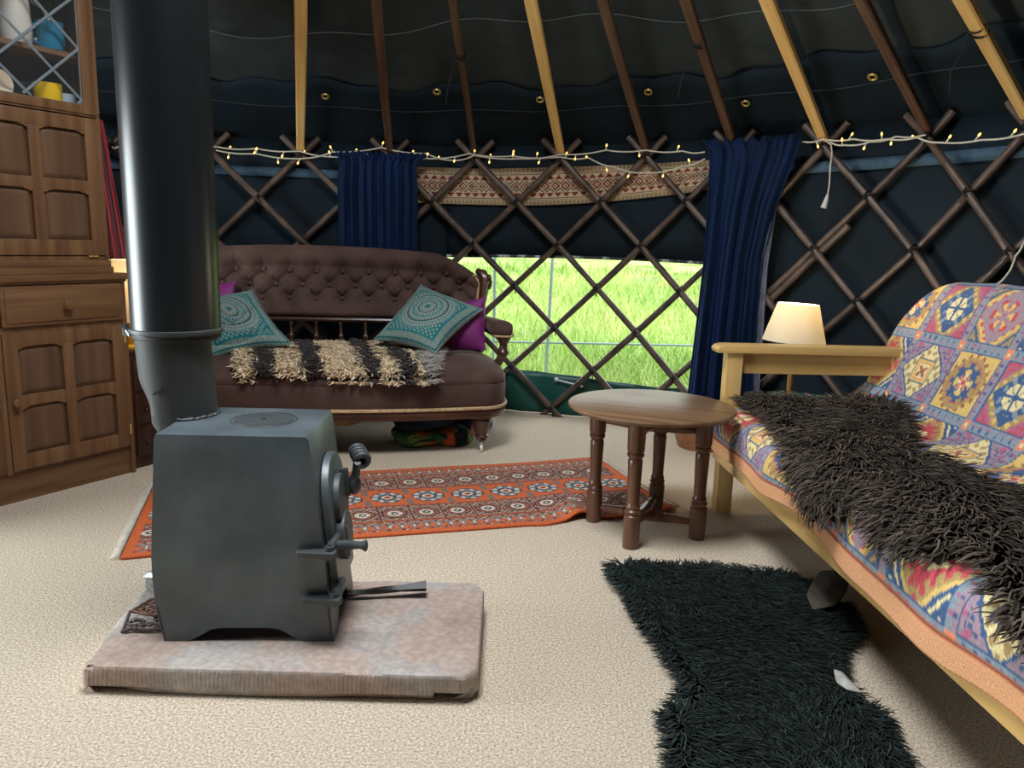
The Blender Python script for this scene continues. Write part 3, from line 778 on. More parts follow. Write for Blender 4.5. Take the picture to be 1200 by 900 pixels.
# insulated flue above
fp = thing('flue_pipe', 'wide black insulated flue pipe rising from the top of the stove', 'flue pipe', (PX, PY, 0.79))
FR_ = 0.1055
MB().lathe([(FR_-0.004, 0.0), (FR_, 0.003), (FR_, 2.6), (FR_-0.004, 2.6)], (0, 0, 0), 72, caps=False).build('outer_pipe', M_flue, fp, smooth=40)
MB().lathe([(FR_+0.001, 0.000), (FR_+0.0045, 0.002), (FR_+0.0055, 0.007), (FR_+0.0045, 0.012), (FR_+0.0005, 0.013)], (0, 0, 0.004), 72, caps=False).build('rim_band', M_castir, fp)
MB().lathe([(0.0895, 0.004), (FR_-0.001, 0.004), (FR_-0.001, -0.006), (FR_-0.01, -0.014), (0.0895, -0.014)], (0, 0, 0), 60, caps=False).build('end_ring', mat('dark_ring', rgb(30, 32, 33), rough=0.6), fp)
mb = MB(); mb.box((-FR_-0.010, -0.02, 0.006), (0.020, 0.014, 0.022), bev=0.003); mb.tube([(-FR_-0.018, -0.03, 0.018), (-FR_-0.018, 0.0, 0.018)], 0.003, 8); mb.tube([(-FR_-0.02, -0.02, 0.02), (-FR_+0.0, -0.03, -0.005)], 0.003, 6)
mb.build('clip', mat('zinc', rgb(140, 145, 148), rough=0.35, metal=0.8), fp)

# poker
M_black = mat('black_iron', rgb(34, 33, 32), rgb(52, 48, 45), rough=0.5, spec=0.5, scale=30, bump=0.3, bscale=80, bdist=0.003)
a_ = np.array([-0.50, 1.945, 0.083]); b_ = np.array([-0.222, 1.99, 0.1])
pk = thing('poker', 'black twisted iron bar lying on the stone slab, poking from under the stove', 'poker', a_)
loops = []; dv = b_-a_; sd = np.array([-dv[1], dv[0], 0]); sd /= np.linalg.norm(sd); upv = np.array([0, 0, 1.0])
for i in range(50):
    t = i/49; r = 0.0095 if t < 0.75 else 0.0095+0.006*(t-0.75)/0.25; tw = 0.5+t*3.4 if t < .75 else 3.05
    c = dv*t
    loops.append([c+sd*r*math.cos(tw+q)*1.2+upv*r*math.sin(tw+q)*1.0 for q in (0, PI/2, PI, 3*PI/2)])
MB().rings(loops).build('bar', M_black, pk, smooth=25)

# ornate trivet
M_rust = mat('rusty_iron', rgb(98, 66, 52), rgb(124, 88, 70), rough=0.8, scale=25, bump=0.3, bscale=80, bdist=0.003)
M_rust2 = mat('dull_iron', rgb(78, 66, 62), rgb(98, 84, 78), rough=0.75, scale=25, bump=0.3, bscale=80, bdist=0.003)
tv = thing('iron_trivet', 'rusty ornate cast iron trivet lying on the slab behind the stove', 'trivet', (-0.885, 1.83, SLZ), 0.12); tv.scale = (0.86, 0.86, 0.86)
mb = MB()
hw, hl = 0.062, 0.075
outp = [(-0.075, -0.02), (-0.045, 0.055), (0.055, 0.06), (0.085, 0.0), (0.05, -0.035), (0.0, -0.05), (-0.04, -0.035)]
zt3 = 0.030
mb.tube([(p[0], p[1], zt3) for p in outp], 0.0055, 6, closed=True)
def clip_seg(p, d):
    ts = []
    n = len(outp)
    for i in range(n):
        a = np.array(outp[i]); e = np.array(outp[(i+1) % n])-a; den = d[0]*e[1]-d[1]*e[0]
        if abs(den) < 1e-9: continue
        w = a-p; t = (w[0]*e[1]-w[1]*e[0])/den; s = (w[0]*d[1]-w[1]*d[0])/den
        if 0 <= s <= 1: ts.append(t)
    return (min(ts), max(ts)) if len(ts) > 1 else None
for d in (np.array([0.8, 0.6]), np.array([-0.8, 0.6])):
    nrm = np.array([-d[1], d[0]])
    for o_ in np.arange(-0.09, 0.1, 0.019):
        p = nrm*o_; r_ = clip_seg(p, d)
        if r_: q0 = p+d*r_[0]; q1 = p+d*r_[1]; mb.tube([(q0[0], q0[1], zt3), (q1[0], q1[1], zt3)], 0.0032, 5)
mb.build('lattice_panel', M_rust, tv)
mb = MB()
def scroll(cx_, cy_, r0, turns, ph, sgn, z0=0.012, n=26):
    return [(cx_+sgn*r0*(1-0.75*i/n)*math.cos(ph+turns*2*PI*i/n), cy_+r0*(1-0.75*i/n)*math.sin(ph+turns*2*PI*i/n)*0.7, z0+0.010*(i/n)) for i in range(n+1)]
for cx_, sgn in ((-0.045, 1), (0.02, -1), (0.075, 1)):
    mb.tube(scroll(cx_, -0.062, 0.028, 1.3, PI*0.6, sgn), 0.005, 6); mb.tube(scroll(cx_+0.02*sgn, -0.082, 0.022, 1.1, -PI*0.3, -sgn), 0.0045, 6)
mb.tube([(-0.075, -0.098, 0.006), (-0.05, -0.088, 0.012), (-0.01, -0.098, 0.010), (0.04, -0.09, 0.010), (0.10, -0.092, 0.008)], 0.0055, 6)
mb.tube([(-0.08, -0.02, zt3), (-0.078, -0.06, 0.015), (-0.075, -0.098, 0.006)], 0.005, 6); mb.tube([(0.05, -0.035, zt3), (0.055, -0.06, 0.016), (0.04, -0.09, 0.010)], 0.005, 6)
mb.build('scrollwork', M_rust2, tv)
mb = MB()
for x, y in [(-0.06, 0.03), (0.06, 0.04), (0.0, -0.045)]: mb.tube([(x, y, zt3), (x, y, 0.001)], [0.007, 0.005], 8)
mb.build('foot', M_rust2, tv)
# crumpled foil lump
mb = MB(); mb.sphere((0, 0, 0.028), 0.03, 18, (1, 0.9, 0.95)); mb.noise(0.012, 60, 2.0)
fo = mb.build('foil_lump', mat('crumpled_foil', rgb(150, 155, 158), rgb(196, 200, 202), rough=0.4, metal=0.4, scale=60), None, smooth=20)
fo.location = (-0.968, 1.985, SLZ); tag(fo, 'small crumpled grey foil lump on the slab behind the stove', 'foil')

# ------------------------------------------------------------------ dresser cabinet at the left
W_oakZ = wood('oak_upright', rgb(94, 64, 42), rgb(134, 98, 66), 'Z', 3.2, rough=0.5, bump=0.25)
W_oakX = wood('oak_level', rgb(94, 64, 42), rgb(134, 98, 66), 'X', 3.2, rough=0.5, bump=0.25)
W_panel = wood('oak_panel', rgb(86, 62, 46), rgb(112, 84, 64), 'Z', 2.2, rough=0.42, bump=0.1)
M_dkint = mat('dark_back', rgb(38, 28, 22), rgb(52, 38, 30), rough=0.8, scale=6)
M_lead = mat('lead_strip', rgb(128, 140, 148), rough=0.45, metal=0.2)
M_gl = glass_mat('pane_glass', 0.015)
P0 = (-1.648, 3.259, 0.0); CROT = math.atan2(0.869, 0.495)
cab = thing('dresser', 'tall brown oak dresser with panelled doors and leaded glass top at the left', 'dresser', P0, CROT)
# local: x along the front (right end at 0, runs to -1.05), y into the cabinet, z up
W = 1.03; DB = 0.40
mb = MB()
mb.bx(-W, 0, 0.012, DB, 0.0, 0.115); mb.build('plinth', W_oakX, cab, smooth=0)
mb = MB()
mb.bx(-0.018, 0, 0.0, DB, 0.0, 0.845); mb.bx(-W, -W+0.018, 0, DB, 0.1, 0.845); mb.bx(-W, 0, DB-0.012, DB, 0.1, 0.845); mb.bx(-W, 0, 0.012, DB, 0.112, 0.13)
mb.bx(-W+0.018, -0.018, 0.004, 0.03, 0.655, 0.676); mb.bx(-W+0.018, -0.018, 0.004, 0.03, 0.832, 0.846); mb.bx(-0.525, -0.505, 0.003, 0.03, 0.115, 0.845)
mb.bx(-W+0.018, -0.018, 0.02, DB-0.012, 0.655, 0.665)
mb.build('carcass', W_oakZ, cab, smooth=0)
mb = MB(); mb.bx(-W-0.012, 0.012, -0.016, DB, 0.845, 0.872, bev=0.006); mb.bx(-W-0.004, 0.004, -0.008, DB, 0.836, 0.846, bev=0.002)
mb.build('counter', W_oakX, cab, smooth=30)
def panel_door(name, xa, xb, za, zb, rows=2, cols=2, st=0.052, hinge=None, knob=None, yf=0.0):
    """frame and panel leaf: front plane at y=yf-0.004"""
    t = 0.02; y0_ = yf-0.006; mid = 0.042
    mb = MB()
    mb.bx(xa, xa+st, y0_, y0_+t, za, zb, bev=0.002); mb.bx(xb-st, xb, y0_, y0_+t, za, zb, bev=0.002)
    for z0_, z1_ in ((za, za+st*1.15), (zb-st, zb)): mb.bx(xa+st, xb-st, y0_+0.0005, y0_+t, z0_, z1_, bev=0.002)
    xs = [xa+st+(xb-xa-2*st)*i/cols for i in range(cols+1)]; zs = [za+st*1.15+(zb-za-2.15*st)*i/rows for i in range(rows+1)]
    for x in xs[1:-1]: mb.bx(x-mid/2, x+mid/2, y0_+0.001, y0_+t, za+st, zb-st, bev=0.002)
    for z in zs[1:-1]: mb.bx(xa+st, xb-st, y0_+0.0015, y0_+t, z-mid/2, z+mid/2, bev=0.002)
    # shouldered top corners of every opening
    for i in range(cols):
        for j in range(rows):
            xl = xs[i]+(mid/2 if i else 0); xr = xs[i+1]-(mid/2 if i < cols-1 else 0); zt = zs[j+1]-(mid/2 if j < rows-1 else 0)
            w = xr-xl
            for sx, xc in ((1, xl), (-1, xr)):
                poly = [(xc, zt+0.002), (xc, zt-0.011), (xc+sx*0.010, zt-0.010), (xc+sx*0.016, zt-0.005), (xc+sx*0.028, zt-0.004), (xc+sx*0.034, zt+0.002)]
                mb.prism(poly if sx < 0 else poly, 0.014, Matrix.Translation((0, y0_+0.016, 0)) @ XY)
    leaf = mb.build(name, W_oakZ, cab, smooth=30)
    for i in range(cols):
        for j in range(rows):
            xl = xs[i]+(mid/2 if i else 0)-0.002; xr = xs[i+1]-(mid/2 if i < cols-1 else 0)+0.002
            zl = zs[j]+(mid/2 if j else 0)-0.002; zr = zs[j+1]-(mid/2 if j < rows-1 else 0)+0.002
            m2 = MB(); n_ = 10
            def fp_(u, v):
                e = min(u, 1-u, v, 1-v); k = min(1, e/0.12); k = k*k*(3-2*k)
                return (xl+(xr-xl)*u, y0_+0.017-0.009*k, zl+(zr-zl)*v)
            m2.grid(24, 24, fp_); m2.build('panel', W_panel, leaf, smooth=60)
    if knob:
        m2 = MB(); m2.lathe([(0.007, 0), (0.007, 0.008), (0.016, 0.014), (0.0175, 0.02), (0.013, 0.026), (0.003, 0.028)], (knob[0], y0_, knob[1]), 18, M=Matrix.Rotation(PI/2, 4, 'X'))
        m2.build('knob', W_oakZ, leaf)
    if hinge:
        for z in hinge[1]:
            m2 = MB(); m2.tube([(hinge[0], y0_-0.002, z-0.022), (hinge[0], y0_-0.002, z+0.022)], 0.0045, 8); m2.build('hinge', M_brass, leaf)
    return leaf
panel_door('door', -0.504, -0.020, 0.126, 0.655, hinge=(-0.0185, (0.20, 0.60)), knob=(-0.478, 0.392))
panel_door('door', -1.008, -0.526, 0.126, 0.655, knob=(-0.552, 0.392))
for xa, xb in ((-0.500, -0.022), (-1.008, -0.528)):
    mb = MB(); mb.bx(xa, xb, -0.008, 0.012, 0.678, 0.830, bev=0.004); mb.bx(xa+0.014, xb-0.014, -0.013, 0.0, 0.692, 0.816, bev=0.004)
    dr = mb.build('drawer', W_oakX, cab, smooth=30)
    m2 = MB(); m2.lathe([(0.008, 0), (0.008, 0.01), (0.018, 0.016), (0.020, 0.023), (0.015, 0.03), (0.003, 0.032)], ((xa+xb)/2, -0.013, 0.752), 18, M=Matrix.Rotation(PI/2, 4, 'X')); m2.build('knob', W_oakZ, dr)
# upper part
HX1, HX0, HD, HT = -0.062, -0.97, 0.25, 1.97
mb = MB()
mb.bx(HX1-0.016, HX1, 0.0, HD, 0.872, HT); mb.bx(HX0, HX0+0.016, 0, HD, 0.872, HT); mb.bx(HX0, HX1, HD-0.01, HD, 0.872, 1.49); mb.bx(HX0, HX1, 0.0, HD, HT-0.02, HT)
mb.bx(HX0, HX1, 0.0, HD, 1.484, 1.502); mb.bx(HX0, HX1, 0.0, HD, 0.925, 0.942)
mb.build('hutch_carcass', W_oakZ, cab, smooth=0)
mb = MB(); mb.bx(HX0-0.006, HX1+0.012, -0.012, HD, 0.872, 0.90, bev=0.005); mb.bx(HX0, HX1+0.006, -0.006, HD, 0.90, 0.925, bev=0.004); mb.build('base_moulding', W_oakX, cab, smooth=30)
mb = MB(); mb.bx(HX0+.016, HX1-.016, HD-0.014, HD-0.006, 1.49, HT); mb.build('back_panel', M_dkint, cab, smooth=0)
mb = MB(); mb.bx(HX0+.016, HX1-.016, 0.035, HD-0.014, 1.700, 1.718); mb.build('shelf', W_oakX, cab, smooth=0)
panel_door('drop_front', -0.575, -0.079, 0.945, 1.478, hinge=None)
m2 = MB(); m2.bx(-0.15, -0.11, -0.009, -0.004, 0.938, 0.944); m2.build('hinge', M_brass, cab)
panel_door('drop_front', -0.955, -0.580, 0.945, 1.478, hinge=None)
# leaded glass doors
for xa, xb in ((-0.515, -0.079), (-0.953, -0.519)):
    st = 0.05; za, zb = 1.492, HT-0.01
    mb = MB(); mb.bx(xa, xa+st, -0.006, 0.014, za, zb, bev=0.002); mb.bx(xb-st, xb, -0.006, 0.014, za, zb, bev=0.002); mb.bx(xa+st, xb-st, -0.005, 0.014, za, za+0.034, bev=0.002); mb.bx(xa+st, xb-st, -0.005, 0.014, zb-0.04, zb, bev=0.002)
    gd = mb.build('glass_door', W_oakZ, cab, smooth=30)
    gx0, gx1, gz0, gz1 = xa+st, xb-st, za+0.034, zb-0.04
    mb = MB(); mb.bx(gx0-.003, gx1+.003, 0.003, 0.006, gz0-.003, gz1+.003); mb.build('pane', M_gl, gd, smooth=0)
    mb = MB(); r_ = 0.0045
    mb.tube([(gx0, 0.002, gz0), (gx1, 0.002, gz0), (gx1, 0.002, gz1), (gx0, 0.002, gz1)], r_, 6, closed=True, flat=0.7)
    dxl, dzl = 0.21, 0.19
    # diamonds anchored on the visible right edge
    zc0 = 1.732
    for s_ in (1, -1):
        for kk in range(-6, 7):
            # line x = gx1 + t, z = zc0 + kk*dzl + s_*(dzl/dxl)*t*... , t <= 0
            pts = []
            for t in np.linspace(0, gx0-gx1, 60):
                z = zc0+kk*dzl+s_*(dzl/dxl)*t
                if gz0 <= z <= gz1: pts.append((gx1+t, 0.001 if s_ > 0 else 0.0025, z))
            if len(pts) > 2: mb.tube([pts[0], pts[-1]], 0.0058, 6, flat=0.6)
    mb.build('lead_strip', M_lead, gd)
CM = Matrix.Translation(P0) @ Matrix.Rotation(CROT, 4, 'Z')
def cabp(x, y, z): return tuple(CM @ Vector((x, y, z)))
def mug(name, lab, cat, p, r, h, col, handle=True, hdir=PI, flare=0.0, rough=0.25, grp=None):
    t = thing(name, lab, cat, p, 0, grp)
    m = mat(name+'_'+str(len(MATS)), col, rough=rough, coat=0.3)
    MB().lathe([(r*0.8, 0), (r*0.93, 0.004), (r, h*0.25), (r*(1+flare), h), (r*(0.94+flare), h), (r*0.92, h*0.25), (r*0.5, 0.008)], (0, 0, 0), 28).build('cup', m, t)
    if handle:
        pts = []
        for q in np.linspace(-1.15, 1.15, 14):
            o_ = r*0.9+h*0.36*math.cos(q*1.25); pts.append((o_*math.cos(hdir), o_*math.sin(hdir), h*0.5+h*0.34*math.sin(q*1.3)))
        MB().tube(pts, 0.006, 8).build('handle', m, t)
    return t
left_dir = math.atan2(-0.45, -0.89)
mug('mug', 'teal mug on the upper shelf of the dresser', 'mug', cabp(-0.185, 0.09, 1.718), 0.050, 0.105, rgb(24, 116, 150), hdir=left_dir+0.75, grp='mugs in the dresser')
mug('mug', 'yellow mug behind the leaded glass on the lower shelf', 'mug', cabp(-0.215, 0.08, 1.502), 0.050, 0.092, rgb(240, 196, 10), hdir=left_dir+0.35, grp='mugs in the dresser')
mug('mug', 'pale blue mug right of the yellow mug in the dresser', 'mug', cabp(-0.118, 0.14, 1.502), 0.046, 0.072, rgb(178, 192, 204), handle=False, grp='mugs in the dresser')
t = mug('mug', 'black speckled mug left of the yellow mug in the dresser', 'mug', cabp(-0.295, 0.13, 1.502), 0.05, 0.085, rgb(26, 26, 28), hdir=left_dir, grp='mugs in the dresser')
mb = MB()
for i in range(16):
    q = left_dir-0.2+random.uniform(-1.0, 1.6); mb.sphere((0.0505*math.cos(q), 0.0505*math.sin(q), random.uniform(0.02, 0.075)), 0.003, 6)
mb.build('speckle', mat('white_glaze', rgb(225, 225, 220), rough=0.3), t)
mug('jug', 'tall white jug on the upper shelf of the dresser', 'jug', cabp(-0.305, 0.10, 1.718), 0.055, 0.20, rgb(206, 202, 192), hdir=left_dir+PI+0.5, flare=-0.12)
def plate(lab, p, r, tilt, col):
    t = thing('plate', lab, 'plate', p, CROT)
    mb = MB(); M_ = Matrix.Translation((0, 0, r*math.cos(tilt)+0.004)) @ Matrix.Rotation(PI/2-tilt, 4, 'X')
    mb.lathe([(0.002, 0.0), (r*0.55, 0), (r*0.7, 0.006), (r, 0.014), (r, 0.018), (r*0.68, 0.011), (0.002, 0.005)], (0, 0, 0), 32, M=M_)
    mb.build('dish', mat('plate_'+str(len(MATS)), col, rough=0.3), t); return t
plate('cream plate standing upright at the left end of the dresser shelf', cabp(-0.412, 0.06, 1.502), 0.052, 0.12, rgb(206, 188, 160))
bw = thing('bowl_stack', 'stack of grey brown bowls at the back of the dresser shelf', 'bowls', cabp(-0.26, 0.19, 1.502))
for i in range(3): MB().lathe([(0.028, 0), (0.05, 0.03), (0.062, 0.05), (0.058, 0.05), (0.045, 0.03), (0.01, 0.008)], (0, 0, 0.022*i), 26).build('bowl', mat('bowl_%d' % i, rgb(110+20*i, 92+14*i, 84+12*i), rough=0.35), bw)

# ------------------------------------------------------------------ red curtain, side bureau and lamp behind the flue
curtain('curtain', 'dark red curtain hanging behind the right side of the dresser', M_redc,
        [(0, wa(80, 150, 2.93), wa(121, 150, 2.93), 1.60), (0.3, wa(84, 180, 2.93), wa(128, 180, 2.93), 1.38), (1, wa(92, 310, 2.93), wa(150, 310, 2.93), 0.90)], 5, 0.022, 2.93, ruffle=False)
dsd = np.array([-0.869, 0.495]); dfd = np.array([0.495, 0.869])
bxy = np.array(P0[:2])+dsd*0.105+dfd*0.092
bur = thing('lamp_stand', 'slim dark brown wooden stand beside the dresser carrying a lit lamp', 'lamp stand', (bxy[0], bxy[1], 0), CROT)
W_dkZ = wood('mahogany', rgb(44, 24, 18), rgb(70, 40, 30), 'Z', 3, rough=0.35, bump=0.1)
bh = float(aty(156, 408, bxy[1])[2])
mb = MB(); mb.bx(-0.058, 0.058, -0.055, 0.055, 0.03, bh-0.016); mb.bx(-0.066, 0.066, -0.062, 0.062, 0.0, 0.03, bev=0.004); mb.build('pedestal', W_dkZ, bur, smooth=30)
mb = MB(); mb.bx(-0.07, 0.07, -0.066, 0.066, bh-0.016, bh, bev=0.005); mb.build('top', W_dkZ, bur, smooth=30)
for i in range(3):
    z0_ = 0.05+(bh-0.08)/3*i; mb = MB(); mb.bx(-0.048, 0.048, -0.063, -0.054, z0_, z0_+(bh-0.08)/3-0.012, bev=0.003); d_ = mb.build('drawer', W_dkZ, bur, smooth=30)
    m2 = MB(); m2.sphere((0.0, -0.068, z0_+0.06), 0.009, 12); m2.build('knob', W_dkZ, d_)
M_shade = shade_mat('lamp_shade_cream', rgb(255, 248, 230), 0.6)
M_amber = mat('amber_glaze', rgb(226, 150, 30), rgb(240, 180, 60), rough=0.25, coat=0.5, scale=10)
def lamp(lab, loc, stem, shade_z, r0, r1, hs, tilt, power, col, bmat, name='table_lamp', pos=0.6):
    t = thing(name, lab, 'lamp', loc)
    MB().lathe(stem, (0, 0, 0), 24).build('base', bmat, t)
    Mt = Matrix.Translation((0, 0, shade_z)) @ tilt
    mb = MB(); mb.lathe([(r0, 0), (r1, hs), (r1-0.0015, hs), (r0-0.0015, 0)], (0, 0, 0), 48, M=Mt, caps=False); mb.build('lamp_shade', M_shade, t)
    mb = MB(); mb.lathe([(0.012, 0.0), (0.02, 0.02), (0.023, 0.04), (0.015, 0.062), (0.004, 0.07)], (0, 0, hs*pos-0.045), 16, M=Mt); mb.build('light_bulb', emit_mat(name+'_glow'+str(len(MATS)), rgb(255, 200, 110), 6.0), t)
    mb = MB(); mb.tube([Mt @ Vector((0, 0, -0.05)), Mt @ Vector((0, 0, hs*pos-0.045))], 0.008, 10)
    for q in (0, 2*PI/3, 4*PI/3): mb.tube([Mt @ Vector((0, 0, hs*pos-0.06)), Mt @ Vector((r1*0.99*math.cos(q), r1*0.99*math.sin(q), hs-0.003))], 0.0016, 4)
    mb.build('shade_carrier', M_brass, t)
    ld = bpy.data.lights.new(name+'_light', 'POINT'); ld.energy = power; ld.color = col; ld.shadow_soft_size = 0.03
    lo = bpy.data.objects.new(name+'_light', ld); COL.objects.link(lo); lo.parent = t; lo.location = Mt @ Vector((0.0, 0.0, hs*pos+0.045))
    return t
shz = float(aty(140, 304, bxy[1])[2])
lamp('lit table lamp with a cream shade on the slim stand behind the flue pipe', (bxy[0], bxy[1], bh),
     [(0.045, 0), (0.048, 0.01), (0.03, 0.02), (0.048, 0.05), (0.052, 0.07), (0.03, 0.095), (0.012, 0.105), (0.012, 0.13)], 0.12, 0.082, 0.076, shz-bh-0.12, Matrix.Identity(4), 2.6, (1, 0.76, 0.42), M_amber)
# ------------------------------------------------------------------ the old sofa
M_plush = mat('brown_plush', rgb(72, 53, 48), rgb(92, 70, 64), rough=0.8, spec=0.2, sheen=0.5, scale=5, bump=0.1, bscale=200, bdist=0.001, sheen_tint=rgb(190, 160, 150))
M_gimp = mat('gold_gimp', rgb(176, 146, 106), rgb(208, 180, 138), rough=0.7, scale=60, bump=0.4, bscale=160, bdist=0.003)
M_mahX = wood('polished_mahogany_level', rgb(58, 34, 26), rgb(94, 58, 42), 'X', 3, rough=0.28, coat=0.4, bump=0.05)
M_mahZ = wood('polished_mahogany_upright', rgb(58, 34, 26), rgb(98, 62, 46), 'Z', 3, rough=0.28, coat=0.4, bump=0.05)
M_under = wood('raw_rail', rgb(120, 84, 52), rgb(156, 114, 74), 'X', 3, rough=0.7)
SO = (-1.09, 4.27, 0.0); SOR = math.radians(5)
sofa = thing('sofa', 'antique brown velvet sofa with buttoned back and turned wooden legs', 'sofa', SO, SOR)
SM = Matrix.Translation(SO) @ Matrix.Rotation(SOR, 4, 'Z')
def yfront(x): return -0.775+0.11*(abs(x)/0.9)**2.2
HWS = 1.015
def outline(n=40):
    pts = []
    xs = np.linspace(-HWS+0.13, HWS-0.13, n)
    pts += [(x, yfront(x)) for x in xs]
    # right front corner
    xc, yc = HWS-0.13, yfront(HWS-0.13)
    for q in np.linspace(0, PI/2, 10)[1:]: pts.append((xc+0.13*math.sin(q), yc+0.17*(1-math.cos(q))))
    pts += [(HWS-0.005, -0.35), (HWS-0.02, -0.22), (HWS-0.06, -0.09)]
    L = [(-x, y) for x, y in reversed(pts)]
    return pts + [(x, y) for x, y in [( -x_, y_) for x_, y_ in [(HWS-0.06, -0.09)]] ] + [p for p in L[1:] if p[0] < -HWS+0.13-1e-6]
OUT = outline()
def ring(z, ins, tiltk=0.0, wig=0.0):
    lp = []
    for i, (x, y) in enumerate(OUT):
        cx_, cy_ = 0.0, -0.42
        k = 1-ins
        xx = x*(1-ins*0.45 if ins < .5 else 1-ins*0.8); yy = cy_+(y-cy_)*k
        lp.append((xx, yy, z+tiltk*(yy+0.42)))
    return lp
mb = MB()
prof = [(0.250, 0.01, 0), (0.262, 0.0, 0), (0.31, -0.004, 0), (0.352, -0.002, 0), (0.358, 0.008, 0), (0.364, -0.002, 0), (0.385, 0.004, .01), (0.405, 0.03, .02), (0.424, 0.10, .035), (0.440, 0.22, .05), (0.452, 0.40, .06), (0.460, 0.65, .06), (0.463, 0.97, .06)]
mb.rings([ring(z, i, t) for z, i, t in prof])
seat = mb.build('seat', M_plush, sofa, smooth=60)
def seat_z(x, y):
    """top of the seat in the sofa's frame"""
    yf = yfront(x); d = max(0.0, min((y-yf)/0.36, 1.0)); dxr = max(0.0, min((HWS-abs(x))/0.3, 1.0)); d = min(d, dxr)
    return float(np.interp(d, [0, 0.004, 0.03, .10, .22, .40, .65, .97], [0.36, .385, .405, .424, .440, .452, .460, .463]))+0.060*(y+0.42)*min(1, d*4)
mb = MB(); mb.tube([(x*1.004, -0.42+(y+0.42)*1.012, 0.240) for x, y in OUT], 0.0085, 6, closed=True); mb.build('gimp_trim', M_gimp, sofa)
mb = MB(); mb.rings([ring(z, i) for z, i in [(0.186, 0.03), (0.188, 0.012), (0.20, -0.004), (0.225, -0.008), (0.232, -0.002), (0.252, 0.004)]]); mb.build('seat_rail', M_mahX, sofa)
mb = MB(); mb.prism([(-0.62, -0.70), (0.25, -0.72), (0.30, -0.66), (-0.62, -0.64)], 0.03, Matrix.Translation((0, 0, 0.158))); mb.build('under_rail', M_under, sofa, smooth=0)
M_china = mat('white_china', rgb(220, 218, 210), rough=0.2, coat=0.5)
legp = [(0.012, 0.052), (0.018, 0.058), (0.022, 0.066), (0.020, 0.074), (0.024, 0.080), (0.0245, 0.088), (0.019, 0.094), (0.022, 0.105), (0.029, 0.145), (0.033, 0.165), (0.030, 0.172), (0.036, 0.180), (0.036, 0.192), (0.028, 0.200)]
legp = [(r_*(1.5 if z_ > 0.075 else 1.15), z_) for r_, z_ in legp]
for sx in (-1, 1):
    lg = MB().lathe(legp, (sx*0.895, -0.60, 0), 24).build('leg', M_mahZ, sofa)
    mb = MB(); mb.tube([(sx*0.895, -0.60, 0.055), (sx*0.895, -0.60, 0.036)], [0.008, 0.006], 8); mb.lathe([(0.006, -0.008), (0.019, -0.007), (0.02, 0), (0.019, 0.007), (0.006, 0.008)], (sx*0.895, -0.606, 0.0205), 20, M=Matrix.Rotation(PI/2, 4, 'Y')); mb.build('caster', M_china, lg)
    MB().beam((sx*0.82, -0.12, 0.19), (sx*0.84, -0.07, 0.0), 0.045, 0.045, bev=0.005).build('leg', M_mahZ, sofa)
# back
BT = 0.612
def ztopb(x):
    a = abs(x); return 0.985-0.022*(a/0.6)**2-0.115*max(0, (a-0.62)/0.29)**1.7
def yback(z): return -0.075+0.27*(z-0.58)
XB = 0.90
bu = []
for row, (z, off) in enumerate([(0.862, 0.0), (0.788, 0.5), (0.716, 0.0)]):
    for i in range(-7, 8):
        x = (i+off)*0.142
        if abs(x) < 0.82-0.03*row: bu.append((x, z))
BUT = np.array(bu)
NU, NV = 240, 90
def back_front():
    U, Vv = np.meshgrid(np.linspace(-1, 1, NU), np.linspace(0, 1, NV)); u = U.ravel(); v = Vv.ravel()
    x = u*XB; zt = np.array([ztopb(a) for a in x]); z = BT+(zt-BT)*np.minimum(v/0.9, 1.0)
    d = np.sqrt((x[:, None]-BUT[None, :, 0])**2+(z[:, None]-BUT[None, :, 1])**2).min(1)
    puff = 0.036*(1-np.exp(-(d/0.05)**2))
    # diagonal pleats between buttons
    p = x/0.142; q = (z-0.716)/0.146
    for s_ in (1, -1):
        w = (p+s_*q); w = np.abs(w-np.round(w))*0.142*0.72
        k = np.clip((z-0.70)/0.03, 0, 1)*np.clip((0.875-z)/0.02, 0, 1)
        puff -= 0.016*np.exp(-(w/0.010)**2)*k
    # vertical pleats above and below the buttons
    w = np.abs(p-np.round(p))*0.142
    puff -= 0.010*np.exp(-(w/0.008)**2)*(np.clip((z-0.865)/0.02, 0, 1)*np.clip((0.97-z)/0.08, 0, 1)+0.6*np.clip((0.71-z)/0.02, 0, 1)*np.clip((z-0.62)/0.05, 0, 1))
    edge = np.clip((1-np.abs(u))/0.05, 0, 1); edge = np.sqrt(1-(1-edge)**2)
    low = np.clip((z-BT)/0.035, 0, 1); low = np.sqrt(1-(1-low)**2)
    y = np.array([yback(a) for a in z])-(0.02+puff)*edge*low
    # roll over the top
    t = np.clip((v-0.82)/0.18, 0, 1)
    y = y-0.022*np.sin(PI*np.minimum(1, np.clip((v-0.66)/0.3, 0, 1)))*edge
    top = np.clip((v-0.88)/0.12, 0, 1)
    y = y+0.11*(1-np.cos(top*PI/2)); z = z+0.022*np.sin(top*PI)*0.6
    return np.stack([x, y, z], 1)
bk = np_mesh('backrest', back_front(), grid_faces(NU, NV)[:, ::-1], M_plush, sofa)
for x, z in bu:
    MB().sphere((x, yback(z)-0.028, z), 0.0125, 10, (1, 0.55, 1)).build('button', M_plush, bk)
